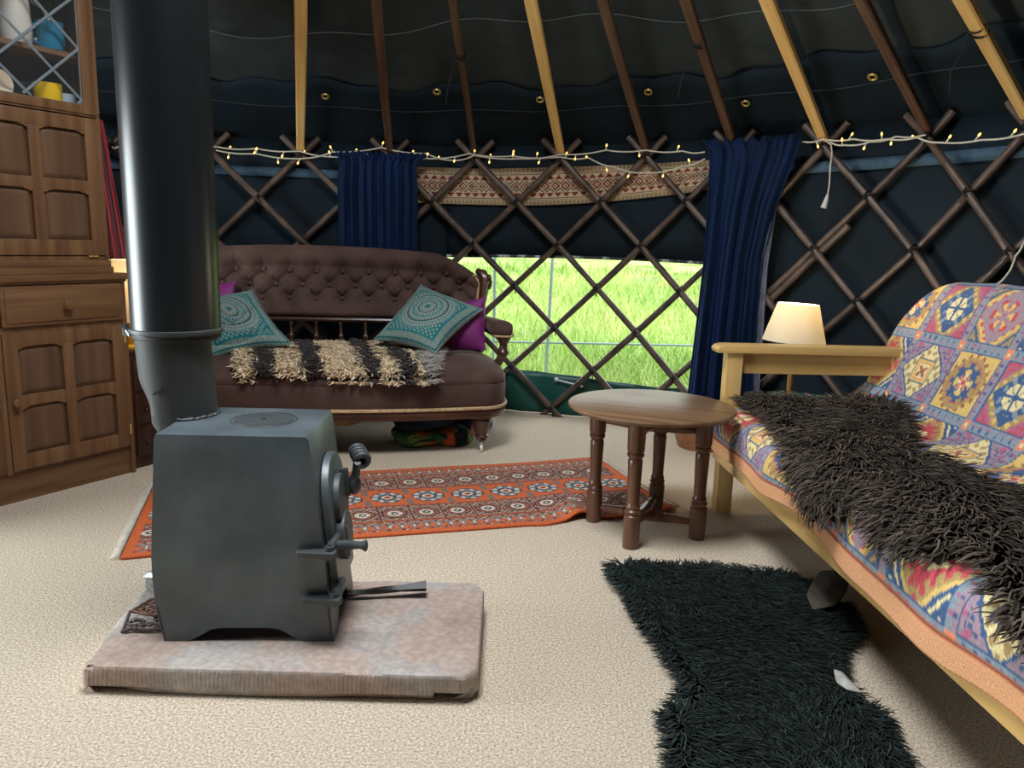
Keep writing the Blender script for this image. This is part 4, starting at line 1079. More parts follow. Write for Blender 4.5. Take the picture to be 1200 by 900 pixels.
# rear covering and rails
def fb(u, v):
    x = (u*2-1)*XB; z = 0.60+(ztopb(x)-0.60)*v; return (x, yback(z)+0.115-0.05*(1-v), z)
MB().grid(40, 8, fb).build('back_panel', M_plush, sofa, solid=0.01)
mb = MB(); mb.tube([(x, yback(0.602)-0.018, 0.602) for x in np.linspace(-XB, XB, 24)], 0.013, 8); mb.box((0, yback(0.602)+0.01, 0.602), (2*XB, 0.03, 0.024), bev=0.004); mb.build('lower_back_rail', M_mahX, sofa)
mb = MB(); mb.box((0, -0.075, 0.452), (2*XB, 0.035, 0.05), bev=0.006); mb.build('seat_back_rail', M_mahX, sofa)
spin = [(0.013, 0.0), (0.013, 0.010), (0.008, 0.014), (0.012, 0.022), (0.013, 0.030), (0.007, 0.038), (0.006, 0.06), (0.007, 0.078), (0.011, 0.084), (0.007, 0.09), (0.006, 0.094)]
sp0 = None
for i in range(13):
    x = -0.80+1.60*i/12
    if sp0 is None: sp0 = MB().lathe(spin, (0, 0, 0), 14).build('spindle', M_mahZ, sofa); o = sp0
    else: o = sp0.copy(); COL.objects.link(o)
    o.location = (x, -0.078, 0.472); o.scale = (1.15, 1.15, 1.32)
# carved ends of the back and arms
for sx in (-1, 1):
    prof_ = [(0.90, 0.44), (0.90, 0.60), (0.905, 0.70), (0.92, 0.79), (0.925, 0.835), (0.91, 0.865), (0.875, 0.885)]
    mb = MB(); mb.tube([(sx*p[0], yback(p[1])-0.01, p[1]) for p in prof_], [0.022, 0.022, 0.024, 0.028, 0.032, 0.030, 0.014], 10, flat=1.3)
    mb.sphere((sx*0.945, yback(0.84)-0.02, 0.842), 0.022, 14, (0.8, 1.3, 1))
    mb.tube([(sx*0.957, yback(0.83)-0.02, 0.83), (sx*0.953, yback(0.80)-0.02, 0.80), (sx*0.950, yback(0.785)-0.02, 0.782)], [0.008, 0.010, 0.004], 8)
    mb.build('back_scroll', M_mahZ, sofa)
    mb = MB(); mb.tube([(sx*(p[0]-0.028), yback(p[1])-0.046, p[1]) for p in [(0.90, 0.60), (0.905, 0.70), (0.915, 0.79), (0.91, 0.83), (0.885, 0.86)]], 0.007, 6); mb.build('back_gimp', M_gimp, sofa)
    ax_, ay_ = sx*1.012, -0.355
    post = [(0.017, 0.0), (0.022, 0.012), (0.026, 0.022), (0.02, 0.034), (0.014, 0.05), (0.016, 0.066), (0.024, 0.078), (0.030, 0.092), (0.034, 0.10), (0.034, 0.108)]
    post = [(max(0.021, r_*1.25), z_) for r_, z_ in post]
    MB().lathe(post, (ax_, ay_, 0.455), 22).build('arm_post', M_mahZ, sofa)
    MB().tube([(sx*0.955, ay_-0.0, 0.30), (sx*0.975, ay_, 0.40), (ax_, ay_, 0.462)], [0.028, 0.024, 0.020], 10).build('arm_stump', M_mahZ, sofa)
    # arm pad
    loops = []
    for t, w, h in [(0, .016, .008), (0.02, .044, .028), (0.07, .053, .038), (0.2, .054, .040), (0.55, .042, .033), (1.0, .030, .025)]:
        cx_ = ax_+(sx*0.915-ax_)*t; cy_ = ay_-0.052+(-0.055-(ay_-0.052))*t; zc = 0.597+0.015*t
        loops.append([(cx_+w*math.copysign(abs(math.cos(q))**0.6, math.cos(q)), cy_, zc+h*math.copysign(abs(math.sin(q))**0.6, math.sin(q))) for q in np.linspace(0, 2*PI, 21)[:-1]])
    mb = MB(); mb.rings(loops); ap = mb.build('arm_pad', M_plush, sofa, smooth=60)
    mb = MB(); pts = [(ax_-0.046, ay_+0.20, 0.570), (ax_-0.053, ay_-0.01, 0.563), (ax_-0.044, ay_-0.045, 0.563), (ax_, ay_-0.056, 0.563), (ax_+0.044, ay_-0.045, 0.563), (ax_+0.053, ay_-0.01, 0.563), (ax_+0.044, ay_+0.20, 0.570)]
    mb.tube(pts, 0.0055, 6); mb.build('arm_gimp', M_gimp, ap)
    mb = MB(); mb.tube([(ax_, ay_-0.04, 0.557), (ax_, ay_, 0.557), (sx*0.915, -0.06, 0.575)], [0.03, 0.034, 0.022], 10, flat=0.6); mb.build('arm_rail', M_mahX, sofa)

# ------------------------------------------------------------------ cushions
def cushion(name, lab, corners, thick, m, n=90, colf=None, crumple=0.01, seed=0.0, pinch=0.10, dent=None, grp=None):
    """corners TL, TR, BR, BL in the world; pillow bulging along the normal"""
    A, B, C_, D_ = [np.array(c, float) for c in corners]; cen = (A+B+C_+D_)/4
    nrm = np.cross(B-A, D_-A); nrm /= np.linalg.norm(nrm)
    if nrm @ (EYE-cen) < 0: nrm = -nrm
    U, Vv = np.meshgrid(np.linspace(0, 1, n), np.linspace(0, 1, n)); u = U.ravel(); v = Vv.ravel()
    def side(sg):
        pu = pinch*np.sin(PI*v); pv = pinch*np.sin(PI*u)
        uu = u+pu*(0.5-u)*2*np.abs(2*u-1)**2*0.5; vv = v+pv*(0.5-v)*2*np.abs(2*v-1)**2*0.5
        base = (1-uu)[:, None]*(1-vv)[:, None]*A+uu[:, None]*(1-vv)[:, None]*B+uu[:, None]*vv[:, None]*C_+(1-uu)[:, None]*vv[:, None]*D_
        pf = (np.sin(PI*u)*np.sin(PI*v))**0.55
        P = base+nrm*(sg*thick/2*pf)[:, None]
        w = vnoise(np.stack([u*3, v*3, u*0+sg], 1), 2.3, seed)*crumple*pf
        P = P+nrm*w[:, None]
        if dent is not None and sg > 0:
            P = P-nrm*dent(u, v)[:, None]
        return P
    F = grid_faces(n, n)
    P = np.concatenate([side(1), side(-1)]); Fa = np.concatenate([F, F[:, ::-1]+n*n])
    c = None
    if colf is not None: cc = colf(u, v); c = np.concatenate([cc, cc])
    P = P-cen
    o = np_mesh(name, P, Fa, m, None, c); o.location = cen
    tag(o, lab, 'cushion', grp); return o
teal = rgb3(20, 118, 126); tealD = rgb3(12, 78, 88); silver = rgb3(140, 152, 144); greyp = rgb3(100, 118, 114)
def mandala(u, v, cu=0.5, cv=0.45, warp=0.0):
    x = (u-cu); y = (v-cv)
    if warp: x = x+warp*np.sin(v*7); y = y+warp*np.sin(u*6)
    r = np.hypot(x, y); th = np.arctan2(y, x)
    c = np.tile(teal, (len(u), 1))
    def put(mask, col): c[mask] = col
    inside = r < 0.36
    put(inside, silver)
    for r0, r1, k, col in [(0.335, 0.36, 56, teal), (0.29, 0.315, 44, teal), (0.245, 0.265, 0, tealD), (0.215, 0.245, 36, greyp), (0.175, 0.195, 0, teal), (0.14, 0.17, 26, teal), (0.105, 0.12, 0, tealD), (0.065, 0.10, 14, greyp), (0.03, 0.045, 0, teal), (0.0, 0.022, 0, tealD)]:
        mk = (r >= r0) & (r < r1)
        if k: mk &= np.sin(th*k) > 0
        put(mk, col)
    e = np.minimum(np.minimum(u, 1-u), np.minimum(v, 1-v))
    put((e < 0.15), silver); put((e > 0.125) & (e < 0.15), teal); put((e > 0.02) & (e < 0.035), tealD)
    sp = (np.sin(u*170)*np.sin(v*170) > 0.35) & (e < 0.12); put(sp, teal)
    sp2 = (np.sin(u*95+1)*np.sin(v*95) > 0.2) & (r > 0.36) & (e > 0.15); put(sp2, silver)
    nz_ = (0.82+0.3*RNG.random((len(u), 1))); return c*nz_
M_cush = attr_mat('printed_cotton', rough=0.75, sheen=0.2, bump=0.2, bscale=300, bdist=0.001)
M_purple = mat('purple_velvet', rgb(104, 22, 92), rgb(132, 34, 118), rough=0.6, sheen=0.5, scale=6, bump=0.1, bscale=30, bdist=0.006, sheen_tint=rgb(220, 120, 210))
def sw(x, y, z): return np.array(SM @ Vector((x, y, z)))
tc = [aty(493, 333, 4.19), aty(567, 362, 4.02), aty(511, 414, 3.80), aty(437, 398, 3.93)]
cushion('cushion', 'teal cushion with circular silver pattern at the right end of the brown sofa', tc, 0.19, M_cush, 120, mandala, 0.008, 1.0, grp='teal patterned cushions')
pc = [aty(528, 356, 4.17), aty(569, 347, 4.08), aty(570, 411, 4.0), aty(500, 414, 4.03)]
cushion('cushion', 'plum purple cushion leaning on the right arm of the sofa behind the teal one', pc, 0.15, M_purple, 50, None, 0.012, 3.0, grp='plain purple cushions')
lc = [aty(226, 352, 4.0), aty(296, 339, 4.03), aty(344, 404, 3.80), aty(244, 420, 3.74)]
def dent(u, v):
    d = np.abs((v-0.58)+0.35*(u-0.5)+0.04*np.sin(u*9)); w = np.clip((u-0.25)/0.2, 0, 1)
    d2 = np.abs((v-0.80)-0.12*np.sin(u*4)); 
    return 0.022*np.exp(-(d/0.03)**2)*w+0.016*np.exp(-(d2/0.03)**2)
cushion('cushion', 'crumpled teal cushion with silver circles at the left end of the sofa beside the flue', lc, 0.18, M_cush, 120, lambda u, v: mandala(u, v, 0.5, 0.45, 0.012), 0.018, 5.0, dent=dent, grp='teal patterned cushions')
qc = [aty(215, 338, 4.13), aty(276, 329, 4.13), aty(282, 372, 4.05), aty(218, 385, 4.05)]
cushion('cushion', 'purple cushion peeping out behind the crumpled teal one at the left', qc, 0.08, M_purple, 50, None, 0.01, 7.0, grp='plain purple cushions')

# ------------------------------------------------------------------ patchwork fleece on the seat
M_locks = attr_mat('fleece', rough=0.9, sheen=0.3, bump=0)
M_hide = mat('hide', rgb(150, 126, 96), rough=0.95)
fleece = thing('fleece_throw', 'striped beige and dark brown curly fleece throw on the seat of the brown sofa', 'fleece', SO, SOR)
inv = SM.inverted()
def seatpt(px, py):
    """pixel -> point on the top of the seat in the sofa's frame"""
    z = 0.45
    for _ in range(12):
        p = inv @ Vector([float(q) for q in atz(px, py, z+0.02)]); z = seat_z(p.x, min(max(p.y, -0.78), -0.09))
    return (p.x, max(p.y, -0.775))
fpoly = [seatpt(x, y) for x, y in [(276, 421), (300, 414), (342, 402), (375, 399), (402, 400), (442, 400), (470, 408), (508, 417), (516, 430), (505, 456), (490, 450), (470, 454), (452, 450), (425, 461), (400, 459), (384, 467), (360, 463), (335, 470), (312, 463), (290, 460), (273, 450)]]
fpoly = [(x, min(y, -0.10)) for x, y in fpoly]
xs_, ys_ = [p[0] for p in fpoly], [p[1] for p in fpoly]
def base_sheet(name, poly, zf, m, parent, step=0.02, off=0.008, tf=None):
    gx = np.arange(min(p[0] for p in poly)-step, max(p[0] for p in poly)+step, step); gy = np.arange(min(p[1] for p in poly)-step, max(p[1] for p in poly)+step, step)
    idx = {}; vs = []; fs = []
    def vid(i, j):
        if (i, j) not in idx:
            idx[(i, j)] = len(vs); p = zf(gx[i], gy[j]); vs.append((p[0], p[1], p[2]+off))
        return idx[(i, j)]
    C4 = np.array([[gx[i]+step/2, gy[j]+step/2] for i in range(len(gx)-1) for j in range(len(gy)-1)]); ins = in_poly(C4, poly); k = 0
    for i in range(len(gx)-1):
        for j in range(len(gy)-1):
            if ins[k]: fs.append((vid(i, j), vid(i+1, j), vid(i+1, j+1), vid(i, j+1)))
            k += 1
    o = np_mesh(name, vs, fs, m, parent); md = o.modifiers.new('solid', 'SOLIDIFY'); md.thickness = 0.012; md.offset = 0
    return o
def sample(poly, n):
    x0_, x1_ = min(p[0] for p in poly), max(p[0] for p in poly); y0_, y1_ = min(p[1] for p in poly), max(p[1] for p in poly)
    out = np.zeros((0, 2))
    while len(out) < n:
        q = np.stack([RNG.uniform(x0_, x1_, n*2), RNG.uniform(y0_, y1_, n*2)], 1); out = np.concatenate([out, q[in_poly(q, poly)]])
    return out[:n]
sz = lambda x, y: (x, y, seat_z(x, y))
hx, hy = np.mean([p[0] for p in fpoly]), np.mean([p[1] for p in fpoly])
base_sheet('hide', [(hx+(x_-hx)*0.94, hy+(y_-hy)*0.80) for x_, y_ in fpoly], sz, M_hide, fleece)
q = sample(fpoly, 11000)
P = np.array([(x, y, seat_z(x, y)+0.012) for x, y in q])
xa_ = (q[:, 0]-min(xs_))/(max(xs_)-min(xs_))+0.22*(q[:, 1]+0.45)+0.016*vnoise(np.stack([q[:, 0], q[:, 1], q[:, 0]*0], 1), 30)
stripes = [(-1, .17, 0), (.17, .25, 1), (.25, .38, 0), (.38, .45, 1), (.45, .63, 0), (.63, .70, 1), (.70, .77, 0), (.77, .85, 1), (.85, .87, 0), (.87, 2, 2)]
kind = np.zeros(len(q), int)
for a, b, k in stripes: kind[(xa_ >= a) & (xa_ < b)] = k
blot = vnoise(np.stack([q[:, 0], q[:, 1], q[:, 0]*0+2], 1), 17, 2.0) > 0.55
kind[blot & (kind == 0) & (q[:, 1] > -0.5)] = 1
cols = np.array([rgb3(255, 236, 204), rgb3(66, 55, 52), rgb3(200, 193, 188)])[kind]
jit = RNG.uniform(0.62, 1.25, (len(q), 1)); cols = cols*jit; tan_ = (kind == 0) & (RNG.random(len(q)) < 0.4); cols[tan_] *= np.array([0.88, 0.78, 0.66])
D = np.stack([0.25*RNG.normal(size=len(q)), -1+0.5*RNG.normal(size=len(q)), -0.1+0*q[:, 0]], 1)
D[kind == 1] = np.stack([0.5*RNG.normal(size=(kind == 1).sum())-0.6, -0.6+0.5*RNG.normal(size=(kind == 1).sum()), 0*q[kind == 1, 0]], 1)
D[kind == 2] = np.stack([0.8+0.4*RNG.normal(size=(kind == 2).sum()), -0.7+0.4*RNG.normal(size=(kind == 2).sum()), 0*q[kind == 2, 0]], 1)
D /= np.linalg.norm(D, axis=1)[:, None]
Nn = np.tile([0, -0.1, 1.0], (len(q), 1))
ln = np.where(kind == 0, RNG.uniform(0.032, 0.055, len(q)), RNG.uniform(0.035, 0.06, len(q))); ln[kind == 2] *= 1.2
locks('curly_wool', P, Nn, D, ln, np.where(kind == 0, 0.0095, 0.0062)*RNG.uniform(.7, 1.3, len(q)), M_locks, fleece, cols, seg=5, curl=0.9, droop=0.40)

# ------------------------------------------------------------------ bundles under the sofa
def bundle(lab, c, size, m, seed, rz=0.0, cat='fabric', lumps=0.03, colf=None, name='folded_fabric'):
    nu_, nv_ = 90, 60
    U, Vv = np.meshgrid(np.linspace(0, 1, nu_), np.linspace(0, 1, nv_)); u = U.ravel()*2*PI; v = (Vv.ravel()-0.5)*PI
    def sp(t, e): return np.sign(t)*np.abs(t)**e
    x = sp(np.cos(v), .5)*sp(np.cos(u), .5); y = sp(np.cos(v), .5)*sp(np.sin(u), .5); z = sp(np.sin(v), .5)
    P = np.stack([x*size[0]/2, y*size[1]/2, z*size[2]/2], 1)
    w = vnoise(P, 22, seed)*lumps+0.012*np.sin(P[:, 2]*70+3*np.sin(P[:, 0]*12+seed))
    P *= (1+w/np.maximum(0.05, np.linalg.norm(P, axis=1)))[:, None]
    P[:, 2] = np.maximum(P[:, 2], -size[2]/2); P[:, 2] += size[2]/2
    col = colf(P) if colf else None
    o = np_mesh(name, P, grid_faces(nu_, nv_), m, None, col); o.location = tuple(float(q) for q in c); o.rotation_euler = (0, 0, rz)
    return tag(o, lab, cat)
def greenf(P):
    g = rgb3(48, 78, 44); o_ = rgb3(150, 72, 30); d = rgb3(22, 28, 34); c = np.tile(g, (len(P), 1))
    n1 = vnoise(P, 16, 1.0); n2 = vnoise(P, 30, 4.0); c[n1 > 0.42] = o_; c[(n1 < -0.4)] = d; c[(n2 > 0.6)] = rgb3(120, 140, 60); c[(n1 > 0.36) & (n1 < 0.42)] = d
    c[(P[:, 0] > 0.06) & (P[:, 0] < 0.13) & (n2 > 0.0)] = rgb3(160, 70, 28)
    return c*(0.8+0.4*RNG.random((len(P), 1)))
b0 = atz(502, 526, 0)
gb_ = bundle('crumpled green and orange patterned fabric on the carpet under the sofa', (b0[0], b0[1]+0.13, 0), (0.38, 0.24, 0.088), attr_mat('printed_wool', rough=0.9, bump=0.2), 2.0, colf=greenf)
bundle('dark navy bundle of cloth lying on the green fabric under the sofa', (b0[0]-0.05, b0[1]+0.15, 0.084), (0.31, 0.25, 0.076), mat('dark_navy_cloth', rgb(16, 22, 36), rgb(26, 32, 50), rough=0.9, scale=20), 5.0, lumps=0.012)
def patch(P):
    n1 = vnoise(P, 40, 1.0); c = np.tile(rgb3(70, 66, 110), (len(P), 1)); c[n1 > 0.3] = rgb3(150, 132, 160); c[n1 < -0.45] = rgb3(196, 110, 80); return c
b1 = aty(500, 480, 4.0)
bundle('lilac patterned cloth tucked behind the green fabric under the sofa', (b0[0]+0.13, b0[1]+0.30, 0.0), (0.18, 0.14, 0.155), attr_mat('patterned_cloth', rough=0.9, bump=0.2), 8.0, colf=patch, lumps=0.012)
bundle('blue cloth bundle at the back of the floor under the right end of the sofa', (b0[0]+0.22, b0[1]+0.48, 0.0), (0.16, 0.14, 0.125), mat('blue_cloth', rgb(20, 40, 92), rgb(34, 58, 120), rough=0.9, scale=14), 3.0, lumps=0.012)

# ------------------------------------------------------------------ round table
W_tab = wood('table_oak_level', rgb(104, 76, 54), rgb(142, 110, 80), 'X', 3, rough=0.38, coat=0.15, bump=0.12)
W_tabZ = wood('table_oak_upright', rgb(74, 46, 32), rgb(112, 74, 52), 'Z', 3, rough=0.35, coat=0.25, bump=0.08)
tcx, tcy = 0.508, 2.735
tb = thing('round_table', 'small round dark oak table with four turned legs beside the futon', 'table', (tcx, tcy, 0), math.radians(-22.8))
TH = 0.478
tt = MB().lathe([(0.004, TH-0.020), (0.284, TH-0.020), (0.292, TH-0.018), (0.299, TH-0.012), (0.301, TH-0.007), (0.299, TH-0.002), (0.294, TH), (0.004, TH)], (0, 0, 0), 96, caps=False).build('tabletop', W_tab, tb, smooth=30)
HD_ = 0.196
lp = [(0.0245, 0.0), (0.0255, 0.10), (0.0255, 0.118), (0.021, 0.124), (0.0245, 0.130), (0.025, 0.136), (0.0205, 0.142), (0.0225, 0.150), (0.019, 0.158), (0.0185, 0.17), (0.0195, 0.22), (0.0215, 0.30), (0.0215, 0.318), (0.0185, 0.324), (0.0245, 0.332), (0.0255, 0.340), (0.0225, 0.346), (0.0255, 0.352), (0.026, 0.36), (0.027, 0.458)]
lp = [(r_*1.17, z_) for r_, z_ in lp]
l0 = None
for k in range(4):
    a = PI/2*k
    if l0 is None: l0 = MB().lathe(lp, (0, 0, 0), 26).build('leg', W_tabZ, tb, smooth=35); o = l0
    else: o = l0.copy(); COL.objects.link(o)
    o.location = (HD_*math.cos(a), HD_*math.sin(a), 0)
def stretcher(ang, z, dz=0.0):
    d = Vector((math.cos(ang), math.sin(ang), 0)); mb = MB()
    ts = [-1, -.86, -.5, -.40, -.385, -.36, -.345, -.2, 0, .2, .345, .36, .385, .40, .5, .86, 1]; rs = [.010, .011, .0165, .0185, .0165, .0165, .0185, .021, .022, .021, .0185, .0165, .0165, .0185, .0165, .011, .010]
    mb.tube([d*(HD_*t)+Vector((0, 0, z+dz*(1-abs(t)))) for t in ts], rs, 14); return mb
stretcher(0, 0.058).build('cross_stretcher', W_tabZ, tb, smooth=35); stretcher(PI/2, 0.072).build('cross_stretcher', W_tabZ, tb, smooth=35)
stretcher(0, 0.398).build('top_rail', W_tabZ, tb, smooth=35); stretcher(PI/2, 0.404).build('top_rail', W_tabZ, tb, smooth=35)

# ------------------------------------------------------------------ persian runner
c0 = atz(141, 657, 0); c1 = atz(170, 571, 0); c2 = atz(703, 539, 0); c3 = atz(792, 601, 0)
ex = (c3-c0)[:2]; ex = ex/np.linalg.norm(ex); ey = np.array([-ex[1], ex[0]])
RL = float(np.linalg.norm((c3-c0)[:2])); RWd = 0.79
rug = thing('persian_runner', 'long orange persian runner with rows of octagon motifs on the carpet', 'rug', (float(c0[0]), float(c0[1]), 0.0), math.atan2(ex[1], ex[0]))
nu, nv = 640, 250
U, Vv = np.meshgrid(np.linspace(0, 1, nu), np.linspace(0, 1, nv)); u = U.ravel(); v = Vv.ravel()
X = u*RL; Y = v*RWd
org = rgb3(198, 98, 56); orgd = rgb3(156, 86, 60); gr = rgb3(124, 108, 98); wh = rgb3(206, 192, 176); nv_ = rgb3(44, 48, 66); bl = rgb3(112, 118, 126); br = rgb3(92, 44, 34)
c = np.tile(org, (len(X), 1)); yy = np.abs(Y-RWd/2); xe = np.minimum(X, RL-X)
bord = (RWd/2-yy); bb = np.minimum(bord, xe*0.9)
hsh = (np.sin(X*260)*np.sin(Y*240+2*np.sin(X*40)))
main = bb > 0.03
c[main] = gr
fine = hsh > 0.45; c[main & fine] = orgd; c[main & (hsh < -0.5)] = wh*0.8; c[main & (np.sin(X*120+1)*np.sin(Y*130) > 0.7)] = nv_
def octd(dx_, dy_, asp=1.0): dx_ = np.abs(dx_); dy_ = np.abs(dy_)*asp; return np.maximum(np.maximum(dx_, dy_), (dx_+dy_)*0.74)
# line of stripes
for yb, w in ((0.125, 0.006), (0.29, 0.005), (0.045, 0.004)):
    sel = main & (np.abs(yy-(RWd/2-yb)) < w*1.6); c[sel] = org; sel = main & (np.abs(yy-(RWd/2-yb)) < w*0.6); c[sel] = nv_
tinyb = main & (np.abs(yy-(RWd/2-0.07)) < 0.012); c[tinyb] = org; tb_ = tinyb & (np.abs(((X/0.045) % 1)-0.5) < 0.25); c[tb_] = bl; tb_ = tinyb & (np.abs(((X/0.045) % 1)-0.5) < 0.10); c[tb_] = wh
# small octagon rows
per_s = 0.122
dx_ = ((X/per_s) % 1-0.5)*per_s; dy_ = yy-(RWd/2-0.205)
o_ = octd(dx_, dy_); ins = main & (bord > .12) & (bord < .29)
c[ins & (o_ < 0.050) & (o_ > 0.043)] = br; c[ins & (o_ < 0.040)] = orgd; c[ins & (o_ < 0.033)] = nv_; c[ins & (o_ < 0.029)] = wh; c[ins & (o_ < 0.015)] = nv_; c[ins & (o_ < 0.007)] = wh
c[ins & (np.abs(np.abs(dx_)-per_s/2) < 0.003)] = br
# large guls
cenb = main & (bord > 0.30); c[cenb] = org
per_l = 0.166; dx_ = ((X/per_l) % 1-0.5)*per_l; dy_ = Y-RWd/2; o_ = octd(dx_, dy_, 1.0); th = np.arctan2(dy_, dx_)
c[cenb & (o_ > 0.082) & ((np.abs(dx_) > 0.07))] = gr
k_ = cenb & (o_ < 0.066); c[k_] = nv_; k_ = cenb & (o_ < 0.061); c[k_] = bl; k_ &= np.sin(th*8) > 0.1; c[k_] = wh
k_ = cenb & (o_ < 0.040); c[k_] = nv_; k_ &= np.sin(th*8+PI) > 0.2; c[k_] = bl; c[cenb & (o_ < 0.024)] = wh; c[cenb & (o_ < 0.015)] = org; c[cenb & (o_ < 0.007)] = nv_
c *= 0.75+0.45*RNG.random((len(X), 1))
Z = 0.010+0.002*np.sin(X*9)*np.sin(Y*5)
bumpx = np.exp(-((X-RL*0.80)/0.06)**2)*np.exp(-(Y/0.22)**2); Z = Z+0.028*bumpx; Yw = Y+0.012*np.sin(X*3.1)+0.022*bumpx-0.01*np.exp(-((X-RL*0.72)/0.05)**2)*np.exp(-(Y/0.2)**2)
Z = Z+0.018*np.exp(-((X-RL*0.985)/0.03)**2)*np.exp(-((Y-.02)/0.1)**2)
o = np_mesh('pile', np.stack([X, Yw, Z], 1), grid_faces(nu, nv), attr_mat('rug_wool', rough=0.95, bump=0.4, bscale=350, bdist=0.002), rug, c)
md = o.modifiers.new('solid', 'SOLIDIFY'); md.thickness = 0.008; md.offset = -1
M_fringe = mat('fringe', rgb(206, 198, 182), rgb(228, 220, 206), rough=0.9, scale=40)
for xe_, dr, nm in ((0.0, -1, 'fringe'), (RL, 1, 'fringe')):
    n_ = 240; P = np.stack([np.full(n_, xe_), np.linspace(0.005, RWd-0.005, n_), np.full(n_, 0.007)], 1); P[:, 1] += 0.012*np.sin(P[:, 0]*3.1)
    if dr > 0: P[:, 2] += 0.018*np.exp(-((P[:, 1]-.02)/0.1)**2)*0.6
    Dd = np.stack([np.full(n_, dr*1.0), 0.15*RNG.normal(size=n_), np.zeros(n_)], 1); Dd /= np.linalg.norm(Dd, axis=1)[:, None]
    locks(nm, P, np.tile([0, 0, 1.0], (n_, 1)), Dd, np.full(n_, 0.034 if dr < 0 else 0.03), np.full(n_, 0.0026), M_fringe, rug, seg=3, curl=0.15, droop=0.62)
# ------------------------------------------------------------------ futon sofa at the right
W_pineX = wood('pine_level', rgb(202, 160, 92), rgb(226, 188, 122), 'X', 2.5, rough=0.45, coat=0.1, bump=0.05)
W_pineY = wood('pine_long', rgb(202, 160, 92), rgb(226, 188, 122), 'Y', 2.5, rough=0.45, coat=0.1, bump=0.05)
W_pineZ = wood('pine_upright', rgb(204, 164, 98), rgb(228, 192, 130), 'Z', 2.5, rough=0.45, coat=0.1, bump=0.05)
FO = (0.842, 2.965, 0.0); FOR = math.radians(2.6)
FM = Matrix.Translation(FO) @ Matrix.Rotation(FOR, 4, 'Z'); FI = FM.inverted()
fut = thing('futon_sofa', 'pale pine futon sofa frame with flat wooden arms at the right', 'futon', FO, FOR)
def futon_arm(y):
    mb = MB(); poly = [(-0.055, -0.005), (-0.06, 0.008), (-0.05, 0.02), (-0.03, 0.026), (0.70, 0.026), (0.70, -0.006)]
    mb.prism(poly, 0.085, Matrix.Translation((0, y+0.045, 0.652)) @ XY, bev=0.003); mb.build('arm', W_pineX, fut, smooth=30)
    MB().bx(0.03, 0.66, y-0.012, y+0.012, 0.565, 0.647, bev=0.002).build('arm_apron', W_pineX, fut, smooth=0)
    MB().bx(-0.015, 0.048, y-0.028, y+0.028, 0.0, 0.648, bev=0.004).build('leg', W_pineZ, fut, smooth=30)
    MB().bx(0.64, 0.70, y-0.028, y+0.028, 0.0, 0.648, bev=0.004).build('leg', W_pineZ, fut, smooth=30)
    MB().bx(0.045, 0.645, y-0.012, y+0.012, 0.155, 0.212, bev=0.002).build('side_rail', W_pineX, fut, smooth=0)
futon_arm(0.0); futon_arm(-2.02)
mb = MB(); mb.prism([(-0.040, 0.228), (-0.040, 0.294), (-0.034, 0.305), (-0.012, 0.305), (-0.012, 0.228)], 1.985, Matrix.Translation((0, -0.018, 0)) @ XY, bev=0.002); mb.build('front_rail', W_pineY, fut, smooth=30)
mb = MB()
for i in range(12): mb.bx(0.0, 0.60, -0.14-0.155*i, -0.08-0.155*i, 0.285, 0.305)
mb.build('slats', W_pineX, fut, smooth=0)
M_bolt = mat('black_bolt', rgb(24, 24, 24), rough=0.4)
MB().lathe([(0.002, 0), (0.011, 0), (0.011, 0.004), (0.002, 0.005)], (0.027, -0.031, 0.262), 16, M=Matrix.Rotation(PI/2, 4, 'X')).build('bolt', M_bolt, fut)
# profile of the made-up futon in the local x-z plane, from the hem to behind the back
PRX = [(-0.048, 0.282), (-0.050, 0.300), (-0.053, 0.340), (-0.058, 0.372), (-0.050, 0.402), (-0.028, 0.424), (0.02, 0.436), (0.10, 0.441), (0.35, 0.440), (0.50, 0.442), (0.555, 0.456), (0.60, 0.52), (0.645, 0.62), (0.70, 0.735), (0.765, 0.875), (0.785, 0.915), (0.810, 0.940), (0.845, 0.950), (0.885, 0.938), (0.915, 0.90), (0.94, 0.80), (0.95, 0.70)]
PA = np.array(PRX); SL_ = np.concatenate([[0], np.cumsum(np.linalg.norm(np.diff(PA, axis=0), axis=1))]); STOT = SL_[-1]
def smooth_prof():
    s = np.linspace(0, STOT, 600); x = np.interp(s, SL_, PA[:, 0]); z = np.interp(s, SL_, PA[:, 1])
    k = np.ones(31)/31; xp = np.pad(x, 15, mode='reflect', reflect_type='odd'); zp = np.pad(z, 15, mode='reflect', reflect_type='odd')
    return s, np.convolve(xp, k, 'valid'), np.convolve(zp, k, 'valid')
SS, SXX, SZZ = smooth_prof()
def prof_pt(s): return np.interp(s, SS, SXX), np.interp(s, SS, SZZ)
def prof_n(s):
    dx_ = np.gradient(SXX, SS); dz_ = np.gradient(SZZ, SS); nx_ = -dz_; nz_ = dx_
    return np.interp(s, SS, nx_), np.interp(s, SS, nz_)
def s_at_x(x): return float(np.interp(x, SXX[120:520], SS[120:520]))
S_TOP = s_at_x(0.80)
YN = -2.12
def yfar(s):
    """far end of the cover along the profile (rounded top corner of the back)"""
    x, z = prof_pt(s)
    back = np.clip((s-s_at_x(0.53))/0.08, 0, 1)
    base = 0.0*(1-back)+0.085*back
    r = np.clip((z-0.70)/(0.95-0.70), 0, 1)*back
    drop = 0.24*(1-np.sqrt(np.maximum(0, 1-r**2.2)))
    past = np.clip((s-S_TOP)/(STOT-S_TOP), 0, 1)
    return base-drop*1.0
NS, NY, NE = 340, 500, 18
sv = np.linspace(0, STOT, NS); tv = np.concatenate([np.linspace(0, 1, NY), np.linspace(1.0, 1.0, NE)]); ev = np.concatenate([np.zeros(NY), np.linspace(0.05, 1, NE)])
